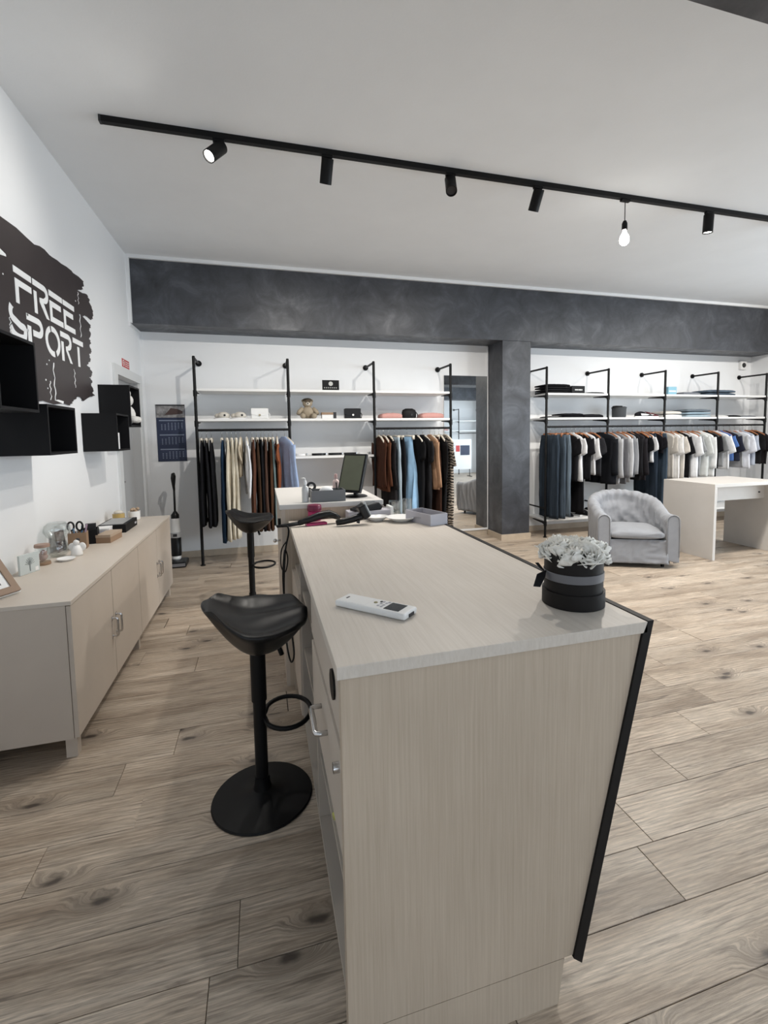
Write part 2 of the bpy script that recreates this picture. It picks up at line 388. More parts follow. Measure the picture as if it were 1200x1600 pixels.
# beams and column
struct(B('beam_back', XL, XR, YF, YB, ZB, ZC, PLASTER))
struct(B('beam_middle', XL, XR, .55, 1.155, ZB, ZC, PLASTER))
struct(B('beam_front', XL, XR, YN, YN+.42, ZB, ZC, PLASTER))
col_ = struct(B('column', 3.06, 3.475, YF+.004, YB, 0, ZB, PLASTER, bevel=.004))
struct(B('trim_1', XL, XR, YF-.03, YF, ZC-.035, ZC, MOLD))
struct(B('trim_2', XL, XL+.03, YF-.035, YF, ZB, ZC-.035, MOLD))
struct(B('trim_3', XL, XL+.012, YF-.02, YB, ZB-.03, ZB, MOLD))
struct(B('trim_4', XL, XL+.03, YB-.012, YB, .07, ZB-.03, MOLD))
struct(MB().box(XL, 3.06, YB-.014, YB, 0, .075).box(3.475, XR, YB-.014, YB, 0, .075).build('baseboard_back', BASEW, recalc=False))
struct(MB().box(3.046, 3.489, YF-.012, YF+.004, 0, .075).box(3.046, 3.06, YF+.004, YB-.03, 0, .075).build('baseboard_column', BASEW, recalc=False))
struct(MB().box(XL, XL+.014, YN, 4.93, 0, .075).build('baseboard_left', BASEW, recalc=False))
struct(MB().box(XR-.014, XR, YN, YB-.014, 0, .075).build('baseboard_right', BASEW, recalc=False))
# door in the left wall
d1 = struct(MB().box(XL, XL+.02, DY0-.11, DY0, 0, DZ+.09).box(XL, XL+.02, DY1, DY1+.1, 0, DZ+.09).box(XL, XL+.02, DY0, DY1, DZ, DZ+.09)
    .build('door_1', flat('door_casing', (.66, .67, .67), .5), recalc=False))
B('door_leaf', XL-.12, XL-.08, DY0+.005, DY1-.005, .005, DZ-.005, GREYD, d1)
B('gap_shade_strip', XL-.04, XL+.004, DY0, DY0+.012, 0, DZ, BLACKM, d1)  # black strip standing in for the shade in the door gap
B('jamb', XL-.2, XL, DY1-.03, DY1, 0, DZ, GREYD, d1)
MB().tube([(XL-.08, DY0+.1, 1.0), (XL-.03, DY0+.1, 1.0), (XL-.03, DY0+.22, 1.0)], .009).build('door_handle', CHROME, d1, smooth=True)

# ------------------------------------------------------------------ reception counter
CX0, CX1, CY0, CY1, CZ = .139, .905, .94, 2.69, .96
ct = thing('reception_counter', 'pale ash reception counter with slanted black-edged front, remote control lying on it', 'counter', (.45, 1.8, 0))
def part(o, th):
    o.parent = th; o.matrix_parent_inverse = Matrix.Translation(-th.location) if th.rotation_euler.z == 0 else th.matrix_world.inverted(); return o
P = lambda o: part(o, ct)
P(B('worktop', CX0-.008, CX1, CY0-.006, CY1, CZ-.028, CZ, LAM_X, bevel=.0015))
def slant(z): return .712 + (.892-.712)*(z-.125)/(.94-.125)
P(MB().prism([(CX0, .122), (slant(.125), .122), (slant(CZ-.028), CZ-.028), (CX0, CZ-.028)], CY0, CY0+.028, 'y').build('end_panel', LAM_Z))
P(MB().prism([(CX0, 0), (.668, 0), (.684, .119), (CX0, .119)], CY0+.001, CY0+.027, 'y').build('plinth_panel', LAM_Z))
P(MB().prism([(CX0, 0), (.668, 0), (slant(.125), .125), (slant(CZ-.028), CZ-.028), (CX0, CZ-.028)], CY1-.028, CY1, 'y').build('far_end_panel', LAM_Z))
P(MB().prism([(slant(.1)+.0, .118), (slant(.1)+.024, .098), (CX1+.018, CZ+.002), (CX1, CZ+.002), (slant(CZ-.03)+.001, CZ-.03)], CY0-.006, CY1+.01, 'y').build('front_panel', TRIM))
P(MB().prism([(.655, 0), (.668, 0), (.684, .118), (.671, .118)], CY0+.028, CY1-.028, 'y').build('toe_kick', TRIM))
for i, (a, b) in enumerate(((1.58, 1.605), (2.18, 2.205))):
    P(B('divider', CX0+.012, .66, a, b, .1, CZ-.028, LAM_IN))
P(B('bottom_shelf', CX0+.012, .66, CY0+.028, CY1-.028, .085, .108, LAM_IN))
P(B('inner_back', .60, .612, CY0+.028, CY1-.028, .108, CZ-.028, LAM_IN))
P(B('shelf', CX0+.02, .60, 1.605, 2.18, .43, .452, LAM_IN))
P(B('shelf', CX0+.02, .60, 1.605, 2.18, .70, .722, LAM_IN))
P(B('shelf', CX0+.02, .60, 2.205, CY1-.028, .70, .722, LAM_IN))
P(B('shelf', CX0+.02, .60, CY0+.028, 1.58, .75, .772, LAM_IN))
def handle_bow(mb, x, y, z, l, d=.03, r=.006, axis='z'):
    if axis == 'z': mb.tube([(x, y, z), (x-d, y, z), (x-d, y, z+l), (x, y, z+l)], r, 8)
    else: mb.tube([(x, y, z), (x-d, y, z), (x-d, y+l, z), (x, y+l, z)], r, 8)
dr = P(B('drawer', CX0+.002, CX0+.02, CY0+.03, 1.578, .50, .748, LAM_SB, bevel=.001))
h = MB(); handle_bow(h, CX0+.002, 1.20, .655, .13, .032, .007, 'y'); part(h.build('handle', CHROME, smooth=True), ct).parent = dr
dr.children[0].matrix_parent_inverse = Matrix()
dr.children[0].location = (0, 0, 0)
lk = MB().tube([(CX0+.004, 1.0, .70), (CX0-.012, 1.0, .70)], .012, 12).build('lock', CHROME, dr, smooth='auto')
d2 = P(B('cabinet_door', CX0+.002, CX0+.02, 2.207, CY1-.03, .11, .698, LAM_SB, bevel=.001))
hh = MB().tube([(CX0+.004, 2.26, .62), (CX0-.012, 2.26, .62)], .008, 10).ball((CX0-.018, 2.26, .62), .014).build('knob', CHROME, d2, smooth=True)
P(MB().lathe([(.0, 0), (.034, 0), (.034, .006), (0, .006)], 20, (0, 0, 0), Matrix.Translation((CX0+.003, 1.06, .86)) @ Matrix.Rotation(-PI/2, 4, 'Y')).build('cable_grommet', BLACKM, smooth='auto'))
P(B('drawer', CX0+.002, CX0+.02, CY0+.03, 1.578, .776, .925, LAM_SB, bevel=.001))

# raised cash desk behind
rd = thing('cash_desk', 'taller white-topped cash desk block at the far end of the counter', 'desk', (.36, 3.1, 0))
P2 = lambda o: part(o, rd)
RX0, RX1, RY0, RY1, RZ1 = .085, .68, 2.705, 3.62, 1.05
P2(B('desk_top', RX0, RX1, RY0, RY1, RZ1-.028, RZ1, flat('desk_white_laminate', (.60, .585, .56), .45), bevel=.0015))
P2(B('side_panel', RX0+.01, RX0+.03, RY0+.01, RY1-.01, 0, RZ1-.028, LAM_SB))
P2(B('side_panel', RX1-.03, RX1-.01, RY0+.01, RY1-.01, 0, RZ1-.028, LAM_SB))
P2(B('near_panel', RX0+.03, RX1-.03, RY0+.01, RY0+.03, 0, RZ1-.028, LAM_Z))
P2(B('far_panel', RX0+.03, RX1-.03, RY1-.03, RY1-.01, 0, RZ1-.028, LAM_Z))
P2(MB().tube([(RX0+.01, 2.95, .80), (RX0-.02, 2.95, .80)], .006, 8).ball((RX0-.024, 2.95, .80), .012).build('knob', CHROME, smooth=True))
P2(MB().tube([(RX0+.01, 2.85, .93), (RX0-.006, 2.85, .93)], .022, 16).build('cable_grommet', BLACKM, smooth='auto'))

# ------------------------------------------------------------------ sideboard
SX, SY0, SY1, SZ, SB = -.825, 2.35, 4.72, .727, .1
sb = thing('sideboard', 'long low pale sideboard with four doors along the left wall', 'sideboard', (-1.05, 3.55, 0))
P3 = lambda o: part(o, sb)
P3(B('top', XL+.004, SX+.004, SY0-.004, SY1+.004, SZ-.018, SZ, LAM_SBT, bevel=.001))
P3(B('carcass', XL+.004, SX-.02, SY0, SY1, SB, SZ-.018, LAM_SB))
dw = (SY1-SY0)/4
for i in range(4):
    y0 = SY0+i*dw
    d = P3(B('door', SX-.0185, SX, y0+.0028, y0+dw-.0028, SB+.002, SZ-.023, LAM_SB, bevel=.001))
    hy = y0+dw-.035 if i % 2 == 0 else y0+.035
    hb = MB().tube([(SX, hy, .34), (SX+.028, hy, .34), (SX+.028, hy, .44), (SX, hy, .44)], .006, 8)
    hb.box(SX, SX+.003, hy-.012, hy+.012, .328, .352).box(SX, SX+.003, hy-.012, hy+.012, .428, .452)
    hb.build('handle', CHROME, d, smooth='auto')
for y in (SY0+.03, 3.51, SY1-.08):
    for x in (XL+.04, SX-.065):
        P3(B('leg', x, x+.045, y, y+.045, 0, SB, LAM_SB))

# ------------------------------------------------------------------ bar stools
def make_stool(label, loc, rz):
    t = thing('bar_stool', label, 'stool', loc, rz, 'black swivel bar stools')
    MB().lathe([(.001, 0), (.192, 0), (.194, .004), (.190, .010), (.12, .016), (.06, .024), (.034, .040), (.030, .06), (.029, .09)], 48).build('base', BLACKM, t, smooth='auto')
    MB().lathe([(.0245, .08), (.0245, .40), (.029, .402), (.029, .70), (.0, .70)], 24, cap0=False).build('column', BLACKM, t, smooth='auto')
    # footrest loop towards +x
    pts = []
    for i in range(25):
        a = -2.55 + 5.1*i/24
        pts.append((.105+.092*math.cos(a), .115*math.sin(a), .335 + .0*math.cos(a)))
    pts = [(.02, -.02, .335)] + pts + [(.02, .02, .335)]
    MB().tube(pts, .009, 8).build('footrest', BLACKM, t, smooth=True)
    MB().tube([(.0, -.03, .70), (.06, -.06, .685), (.085, -.072, .62)], .006, 8).tube([(.078, -.069, .64), (.09, -.074, .605)], .009, 8).build('gas_lever', BLACKM, t, smooth=True)
    # saddle seat: low back curl at -x, dip in the middle, twin front bumps
    nx, ny = 26, 24; top = []; bot = []
    for i in range(nx+1):
        for j in range(ny+1):
            a = 2*i/nx-1; b = 2*j/ny-1
            # map the square to a rounded outline
            x = a*math.sqrt(1-b*b*.46)*.198; y = b*math.sqrt(1-a*a*.40)*.235*(1-.40*max(0, -a)**1.5)
            r2 = min(1, (abs(a)**3+abs(b)**3)**(1/3))
            z = .738
            z += .088*max(0, (-a-.1)/.9)**1.8*(1-.25*b*b)     # raised back curl
            z += .014*max(0, (a-.4)/.6)**1.5                  # front rise
            z += .014*math.exp(-(b/.17)**2)*max(0, min(1, (a+.1)/.7))   # pommel ridge
            z -= .018*math.exp(-((abs(b)-.48)/.3)**2)*math.exp(-((a-.05)/.55)**2)
            z += .022*max(0, abs(b)-.60)/.40*(1-.4*max(0, a))
            edge = max(0, (max(abs(a), abs(b))-.86)/.14)
            top.append((x, y, z-.012*edge**2))
            depth = .080*(1-r2**2.2)*(1-.45*max(0, -a))+.014
            bot.append((x*.985, y*.985, z-.012-depth))
    mb = MB(); W = ny+1; n0 = len(top); f = []
    for i in range(nx):
        for j in range(ny):
            q = (i*W+j, (i+1)*W+j, (i+1)*W+j+1, i*W+j+1)
            f.append(q); f.append(tuple(n0+k for k in reversed(q)))
    per = [j for j in range(W)] + [i*W+ny for i in range(1, nx+1)] + [nx*W+j for j in range(ny-1, -1, -1)] + [i*W for i in range(nx-1, 0, -1)]
    for i in range(len(per)):
        a, b = per[i], per[(i+1) % len(per)]; f.append((a, b, n0+b, n0+a))
    mb.add(top+bot, f); mb.build('seat', BLACKP, t, smooth=True, sub=1)
    MB().lathe([(.0, .655), (.03, .655), (.05, .70), (.09, .715), (.0, .715)], 24).build('seat_mount', BLACKM, t, smooth='auto')
    return t
make_stool('black plastic bar stool standing nearest, beside the drawer of the counter', (-.042, 1.88, 0), 0)
make_stool('black plastic bar stool farther back, near the rack of trousers', (-.115, 4.22, 0), -.15)

# ------------------------------------------------------------------ black wall cubes
def cube_box(label, y0, y1, z0, z1, xf=-1.045):
    t = thing('wall_cube', label, 'shelf', ((XL+xf)/2, (y0+y1)/2, z0), 0, 'black wall cubes above the sideboard')
    q = lambda o: part(o, t); th = .014; x0 = XL+.002
    q(B('top_panel', x0, xf, y0, y1, z1-th, z1, BLACKB)); q(B('bottom_panel', x0, xf, y0, y1, z0, z0+th, BLACKB))
    q(B('side_panel', x0, xf, y0, y0+th, z0+th, z1-th, BLACKB)); q(B('side_panel', x0, xf, y1-th, y1, z0+th, z1-th, BLACKB))
    q(B('back_panel', x0, x0+.008, y0+th, y1-th, z0+th, z1-th, BLACKB))
    return t
cube_box('upper black wall cube cut by the left edge of the picture', 2.40, 2.77, 1.562, 1.90)
cube_box('lower black wall cube under the lettered sign', 2.86, 3.245, 1.348, 1.612)
cube_box('lower black wall cube of the pair nearest the door', 4.085, 4.43, 1.335, 1.622)
cube_box('upper black wall cube near the door, holding a white plush toy', 4.51, 4.85, 1.53, 1.877)
# things in the cubes
pl = MB().lathe([(.0, 0), (.09, 0), (.13, .018), (.13, .022), (.088, .006), (0, .006)], 32)
tag(pl.build('plate', DARKG, None, (XL+.05, 2.55, 1.715), (0, 1.25, 0), smooth='auto'), 'dark round plate leaning inside the upper cube at the left edge', 'plate')
tag(B('photo_card', -1.2, -1.192, 2.93, 3.03, 1.3625, 1.53, DARKG), 'small dark card standing in the cube under the sign', 'card')
tag(B('price_card', -1.12, -1.116, 2.92, 2.965, 1.3625, 1.40, PAPERW), 'tiny white price card in the cube under the sign', 'card')
tag(B('note_card', -1.07, -1.064, 4.12, 4.21, 1.3495, 1.475, PAPERW), 'white upright card in the lower cube nearest the door', 'card')
tb = thing('plush_toy', 'white plush toy sitting in the upper cube near the door', 'plush toy', (-1.12, 4.67, 1.544))
MB().ball((0, 0, .09), .085, sq=(.9, 1, 1.05)).build('body', PLUSHW, tb, smooth=True)
MB().ball((.01, .0, .215), .055).ball((.01, -.045, .25), .02).ball((.01, .045, .25), .02).build('head', PLUSHW, tb, smooth=True)
MB().ball((.07, -.055, .05), .03, sq=(1.4, 1, 1)).ball((.07, .055, .05), .03, sq=(1.4, 1, 1)).build('feet', PLUSHW, tb, smooth=True)
tag(MB().ball((0, 0, 0), .036).build('white_ball', PLUSHW, None, (-1.085, 4.566, 1.545+.265), smooth=True), 'small round white ornament at the top of the upper cube', 'ornament')
MB().tube([(0, 0, .03), (0, 0, .052)], .002, 6).build('hanging_thread', PLUSHW, bpy.data.objects['white_ball'])

# ------------------------------------------------------------------ lettered wall sign
sg = thing('wall_sign', 'big brown brush-stroke sign with white lettering FREE SPORT on the left wall', 'sign', (XL, 3.2, 2.1))
Q = lambda o: part(o, sg)
right_edge = [(3.066,2.600),(3.246,2.612),(3.36,2.606),(3.465,2.603),(3.54,2.622),(3.611,2.627),(3.68,2.618),(3.726,2.62),(3.80,2.628),(3.874,2.629),(3.97,2.640),(4.061,2.643),(4.09,2.636),(4.2,2.645),(4.308,2.641),(4.30,2.60),(4.253,2.567),(4.20,2.548),(4.142,2.535),(4.25,2.54),(4.364,2.56),(4.42,2.53),(4.405,2.512),(4.46,2.48),(4.477,2.45),(4.47,2.40),(4.433,2.38),(4.36,2.388),(4.28,2.378),(4.235,2.362),(4.29,2.352),(4.36,2.340),(4.415,2.329),(4.37,2.30),(4.40,2.265),(4.359,2.224),(4.39,2.19),(4.35,2.165),(4.39,2.119),(4.33,2.09),(4.35,2.05),(4.259,2.001),(4.33,1.985),(4.375,1.950),(4.35,1.925),(4.30,1.908),(4.36,1.885),(4.33,1.86),(4.37,1.82),(4.35,1.80),(4.40,1.777),(4.26,1.752),(4.137,1.715),(4.09,1.738),(4.023,1.742),(3.93,1.70),(3.864,1.665)]
bottom = [(3.74,1.672),(3.6,1.655),(3.44,1.668),(3.3,1.650),(3.1,1.66),(2.85,1.645),(2.6,1.66),(2.35,1.65)]
left_edge = [(2.28,1.70),(2.33,1.78),(2.22,1.86),(2.30,1.95),(2.20,2.06),(2.27,2.15),(2.19,2.28),(2.29,2.36),(2.21,2.46),(2.30,2.56),(2.36,2.60),(2.6,2.585),(2.85,2.598)]
re2 = []
_r = random.Random(3)
for i_, p_ in enumerate(right_edge):
    re2.append(p_)
    if 13 < i_ < len(right_edge)-1:
        q_ = right_edge[i_+1]
        for f_ in (.25, .5, .75): re2.append((p_[0]+(q_[0]-p_[0])*f_+_r.uniform(-.022, .022), p_[1]+(q_[1]-p_[1])*f_+_r.uniform(-.002, .002)))
out = re2+bottom+left_edge
import mathutils
def poly_plate(poly, x0, x1):
    tris = mathutils.geometry.tessellate_polygon([[Vector((p[0], p[1], 0)) for p in poly]])
    n = len(poly); v = [(x0, p[0], p[1]) for p in poly]+[(x1, p[0], p[1]) for p in poly]
    f = [tuple(t) for t in tris]+[tuple(n+i for i in t) for t in tris]+[(i, (i+1) % n, n+(i+1) % n, n+i) for i in range(n)]
    return MB().add(v, f)
Q(poly_plate(out, XL+.001, XL+.009).build('backing', SIGNM))
SX0, SX1 = XL+.0088, XL+.0105
def strokes(polys):
    mb = MB()
    for p in polys: m = poly_plate(p, SX0, SX1); mb.add(m.v, m.f)
    return mb
def rect(a, b, c, d): return [(a, c), (b, c), (b, d), (a, d)]
def arc(cy, cz, ry, rz, a0, a1, t, n=12):
    o = [(cy+ry*math.cos(a0+(a1-a0)*i/n), cz+rz*math.sin(a0+(a1-a0)*i/n)) for i in range(n+1)]
    i_ = [(cy+(ry-t)*math.cos(a0+(a1-a0)*i/n), cz+(rz-t)*math.sin(a0+(a1-a0)*i/n)) for i in range(n, -1, -1)]
    return o+i_
def glyph(ch, y0, y1, z0, z1):
    w = y1-y0; h = z1-z0; t = .036
    if ch == 'F': ps = [rect(y0, y1, z1-t, z1), [(y0+.01, z0), (y0+.01+t*1.1, z0), (y0+.012+t*1.1, z1-.10), (y1-.005, z1-.10), (y1-.005, z1-.10+t), (y0+.01, z1-.10+t)]]
    if ch == 'E': ps = [rect(y0, y1, z1-t, z1), [(y0+.005, z0), (y1, z0), (y1, z0+t), (y0+.005+t, z0+t), (y0+.005+t, z1-.10), (y1-.03, z1-.10), (y1-.03, z1-.10+t), (y0+.005, z1-.10+t)]]
    if ch == 'R':
        ps = [[(y0, z1-t), (y0, z1), (y1-.06, z1)] + [(y1-.06+.06*math.sin(a*PI/10), z1-.055+.055*math.cos(a*PI/10)) for a in range(1, 10)] + [(y1-.06, z1-.11), (y1-.075, z1-.11), (y1+.0, z0), (y1-t*1.15, z0), (y0+.085, z1-.11-t*.2), (y0+.085, z1-.11+t*.55), (y1-.07, z1-.11+t*.75)] + [(y1-.075+.038*math.sin(a*PI/6), z1-.055-.022*math.cos(a*PI/6)) for a in range(1, 6)] + [(y1-.08, z1-t)],
              rect(y0+.008, y0+.008+t*1.1, z0, z1-t-.03)]
    if ch == 'P':
        ps = [[(y0, z1-t), (y0, z1), (y1-.06, z1)] + [(y1-.06+.06*math.sin(a*PI/10), z1-.058+.058*math.cos(a*PI/10)) for a in range(1, 10)] + [(y1-.06, z1-.116), (y0+.075, z1-.116), (y0+.075, z1-.116+t), (y1-.07, z1-.116+t)] + [(y1-.072+.036*math.sin(a*PI/6), z1-.058-.022*math.cos(a*PI/6)) for a in range(1, 6)] + [(y1-.08, z1-t)],
              rect(y0+.005, y0+.005+t*1.3, z0, z1-t-.03)]
    if ch == 'O':
        c = (y0+y1)/2; d = (z0+z1)/2
        ps = [arc(c, d, w/2, h/2, .12-PI/2*.0-1.2, 1.75, t), arc(c, d, w/2, h/2, 1.95, 2*PI-1.4, t)]
    if ch == 'T': ps = [rect(y0, y1, z1-t, z1), rect((y0+y1)/2-t*.55, (y0+y1)/2+t*.55, z0, z1-t-.016)]
    if ch == 'S':
        c = (y0+y1)/2; t *= 1.12
        def pt(u):                                   # centre line of the S from top left to bottom left
            a_ = [(y0+.035, z1-.012), (y0+.022, z1-.045), (y0+.035, z1-.075), (c-.02, z1-.090), (c+.03, z1-.105), (y1-.022, z0+.075), (y1-.018, z0+.045), (y1-.035, z0+.020), (c, z0+.014), (y0+.045, z0+.026), (y0+.012, z0+.058)]
            i = min(int(u), len(a_)-2); f = u-i; p0 = a_[max(0, i-1)]; p1 = a_[i]; p2 = a_[i+1]; p3 = a_[min(i+2, len(a_)-1)]
            return tuple(.5*(2*p1[k]+(p2[k]-p0[k])*f+(2*p0[k]-5*p1[k]+4*p2[k]-p3[k])*f*f+(3*p1[k]-p0[k]-3*p2[k]+p3[k])*f**3) for k in (0, 1))
        ps = []; n = 40; A = [pt(10*i/n) for i in range(n+1)]; Lf = []; Rt = []
        for i in range(n+1):
            p, q = A[max(0, i-1)], A[min(n, i+1)]; d = Vector((q[0]-p[0], q[1]-p[1])).normalized(); Lf.append((A[i][0]-d.y*t/2, A[i][1]+d.x*t/2)); Rt.append((A[i][0]+d.y*t/2, A[i][1]-d.x*t/2))
        mbs = MB()
        for i in range(n):
            q = [Lf[i], Lf[i+1], Rt[i+1], Rt[i]]
            mbs.add([(SX1, *p) for p in q], [(0, 1, 2, 3)])
        return mbs
    return strokes(ps)
for ch, a, b in (('F', 3.165, 3.38), ('R', 3.395, 3.61), ('E', 3.622, 3.836), ('E', 3.848, 4.056)):
    Q(glyph(ch, a, b, 2.188, 2.386).build('letter', SIGNW))
Q(glyph('S', 3.078, 3.275, 1.985, 2.172).build('letter', SIGNW))
for ch, a, b in (('P', 3.285, 3.50), ('O', 3.526, 3.757), ('R', 3.768, 3.96), ('T', 3.99, 4.195)):
    Q(glyph(ch, a, b, 1.963, 2.158).build('letter', SIGNW))
Q(strokes([[(2.75, 2.385), (3.023, 2.391), (3.10, 2.405), (3.095, 2.416), (3.02, 2.428), (2.9, 2.47), (2.8, 2.5)]]).build('white_emblem', SIGNW))
sp = []
def drip(y, z0, z1, w):
    a = []; b = []; n = 10
    for i in range(n+1):
        z = z1+(z0-z1)*i/n; yy = y+.010*math.sin(i*1.7+y*9); ww = w*random.uniform(.35, 1)*(1-.3*i/n)
        a.append((yy-ww, z)); b.append((yy+ww, z))
    return a+b[::-1]
sp += [drip(3.62, 1.68, 1.925, .010), drip(3.55, 1.68, 1.80, .007), drip(4.17, 2.19, 2.36, .009), drip(3.985, 1.80, 1.93, .006), drip(4.16, 2.43, 2.52, .006), drip(3.09, 2.0, 2.09, .005), drip(3.33, 1.69, 1.8, .012)]
sp += [[(3.60, 1.683), (3.74, 1.668), (3.75, 1.685), (3.66, 1.69)]]
for (y, z) in ((3.05, 2.30), (3.13, 2.15), (3.52, 1.90), (3.56, 1.93), (3.49, 1.80), (3.51, 1.75), (3.29, 2.06), (3.30, 2.15), (4.10, 2.44)):
    r = random.uniform(.006, .012); sp.append([(y+r*math.cos(i*1.05), z+r*.8*math.sin(i*1.05)) for i in range(6)])
for q_ in sp: Q(strokes([q_]).build('paint_drip', SIGNW))
for y, z in ((4.30, 1.66), (4.46, 1.90)):
    pass

# red prohibition sticker above the door, calendar on the back wall
rs = tag(B('warning_sticker', XL, XL+.003, 5.30, 5.56, 2.135, 2.215, RED), 'small red warning sticker above the door', 'sticker')
MB().lathe([(.022, 0), (.030, 0), (.030, .0015), (.022, .0015)], 20, cap0=False, cap1=False).add([(-.003,-.022,.0), (.003,-.022,.0), (.003,.022,.0), (-.003,.022,.0)], [(0,1,2,3)]).build('no_entry_symbol', PAPERW, rs, (XL+.0035, 5.345, 2.175), (0, PI/2, 0))
for i in range(3): B('text_line', XL+.003, XL+.004, 5.40, 5.54, 2.15+i*.02, 2.156+i*.02, PAPERW, rs)
cal = thing('wall_calendar', 'navy three-month wall calendar with a photo header', 'calendar', (-1.0, YB, 1.48))
Qc = lambda o: part(o, cal)
cx0, cx1 = -1.155, -.845
Qc(B('backing', cx0, cx1, YB-.006, YB-.001, 1.155, 1.81, NAVY))
Qc(B('photo_header', cx0+.004, cx1-.004, YB-.0085, YB-.006, 1.665, 1.80, flat('calendar_photo', (.28, .27, .27), .5, vary=.5, vscale=22)))
Qc(MB().prism([(cx0+.09, 1.695), (cx0+.14, 1.75), (cx0+.16, 1.775), (cx0+.23, 1.765), (cx0+.285, 1.74), (cx0+.285, 1.71), (cx0+.2, 1.70)], YB-.0098, YB-.0085, 'y').build('photo_subject', flat('photo_brown', (.075, .045, .04), .5)))
for b in range(3):
    z1 = 1.655-b*.167
    Qc(B('month_block', cx0+.006, cx1-.006, YB-.009, YB-.006, z1-.155, z1, NAVY))
    Qc(B('month_bar', cx0+.03, cx1-.02, YB-.0105, YB-.009, z1-.030, z1-.018, NAVYG))
    mb = MB()
    for i in range(7):
        for j in range(5):
            x = cx0+.05+i*.036; z = z1-.06-j*.018
            if (i+j*7) in (0, 1, 33, 34): continue
            mb.box(x, x+.012, YB-.0105, YB-.009, z, z+.009)
    Qc(mb.build('date_digits', NAVYG, recalc=False))
Qc(B('hanging_strip', cx0, cx1, YB-.011, YB-.006, 1.80, 1.815, DARKG))

# ------------------------------------------------------------------ ceiling track and lamps
TY = 3.34
tk = thing('ceiling_track', 'long black lighting track running across the ceiling', 'track', (3.2, TY, ZC))
part(B('rail', -.84, 7.4, TY-.018, TY+.018, ZC-.036, ZC-.0005, BLACKM), tk)
part(B('end_cap', -.852, -.84, TY-.019, TY+.019, ZC-.037, ZC-.0005, DARKG), tk)
def spot(label, x, aim, lit, watts, cone=95, length=.15, blend=.6):
    """track lamp: adapter, stem, can pointing at aim; can axis = local -z of the can"""
    t = thing('track_spotlight', label, 'spotlight', (x, TY, ZC-.036), 0, 'black track spotlights')
    MB().box(-.035, .035, -.014, .014, -.016, .002).build('adapter', BLACKM, t, recalc=False)
    MB().tube([(0, 0, -.012), (0, 0, -.045)], .007, 10).build('stem', BLACKM, t, smooth='auto')
    piv = Vector((0, 0, -.055)); wp = Vector((x, TY, ZC-.036))+piv
    d = (Vector(aim)-wp).normalized()
    M = T(*piv) @ d.to_track_quat('-Z', 'Y').to_matrix().to_4x4()
    can = MB().lathe([(.0, .035), (.037, .035), (.040, .031), (.040, -length+.035), (.035, -length+.035), (.034, -length+.05), (.0, -length+.05)], 32, M=M).build('can', BLACKM, t, smooth='auto')
    MB().lathe([(0, 0), (.033, 0), (.033, .003), (0, .003)], 28, (0, 0, -length+.044), M=M).build('lens', EMIT if lit else DARKG, t, smooth='auto')
    if watts:
        ld = bpy.data.lights.new('spot_beam', 'SPOT'); ld.energy = watts; ld.spot_size = math.radians(cone); ld.spot_blend = blend; ld.shadow_soft_size = .028; ld.color = (1, .95, .88)
        lo = bpy.data.objects.new('spot_beam', ld); COL.objects.link(lo); lo.parent = t
        lo.matrix_local = M @ T(0, 0, -length+.03)
    return t
W_ = SPOT_W
spot('leftmost black track spotlight, tilted towards the lettered wall', -.19, (-1.28, 2.3, 1.7), True, W_*.30, 150, blend=1)
spot('black track spotlight second from the left, aimed at the back rack', .49, (.30, 5.0, .3), False, W_*1.0, 140)
spot('black track spotlight third from the left, lens turned to the viewer', 1.376, (.85, 1.5, .4), False, W_*.75, 130)
spot('black track spotlight fourth from the left, beside the pendant bulb', 2.09, (1.95, 5.0, .3), False, W_*1.0, 140)
spot('black track spotlight right of the glowing pendant bulb', 3.753, (3.80, 3.55, .0), True, W_*1.1, 150)
spot('added unseen black track spotlight beyond the right edge of the picture', 4.7, (4.9, 5.0, .3), True, W_*1.0, 140)  # lamp out of view, added to light the right-hand rack
spot('added unseen black track spotlight near the right end of the track', 5.9, (6.2, 5.2, .4), True, W_*.9, 140)  # likewise added out of view for the rack's light
spot('added unseen black track spotlight at the right end of the track', 7.0, (7.0, 5.9, 1.2), True, W_*.8, 110)  # last of the unseen lamps added to brighten the right rack
pb = thing('pendant_bulb', 'glowing bare bulb on a short cord under the track', 'light bulb', (2.89, TY, ZC-.036))
MB().box(-.04, .04, -.014, .014, -.016, .002).build('adapter', BLACKM, pb, recalc=False)
MB().tube([(0, 0, -.014), (0, 0, -.17)], .0035, 8).build('cord', DARKG, pb, smooth=True)
MB().lathe([(.0, 0), (.012, 0), (.021, -.02), (.022, -.07), (.0, -.07)], 20, (0, 0, -.165)).build('socket', BLACKM, pb, smooth='auto')
MB().lathe([(.013, 0), (.015, -.02), (.032, -.05), (.038, -.08), (.033, -.105), (.018, -.12), (0.001, -.124)], 24, (0, 0, -.233)).build('bulb', BULB, pb, smooth=True)
ld = bpy.data.lights.new('bulb_light', 'SPOT'); ld.energy = BULB_W; ld.shadow_soft_size = .04; ld.spot_size = math.radians(165); ld.spot_blend = .5; ld.color = (1, .93, .84)
lo = bpy.data.objects.new('bulb_light', ld); COL.objects.link(lo); lo.parent = pb; lo.location = (0, 0, -.42)

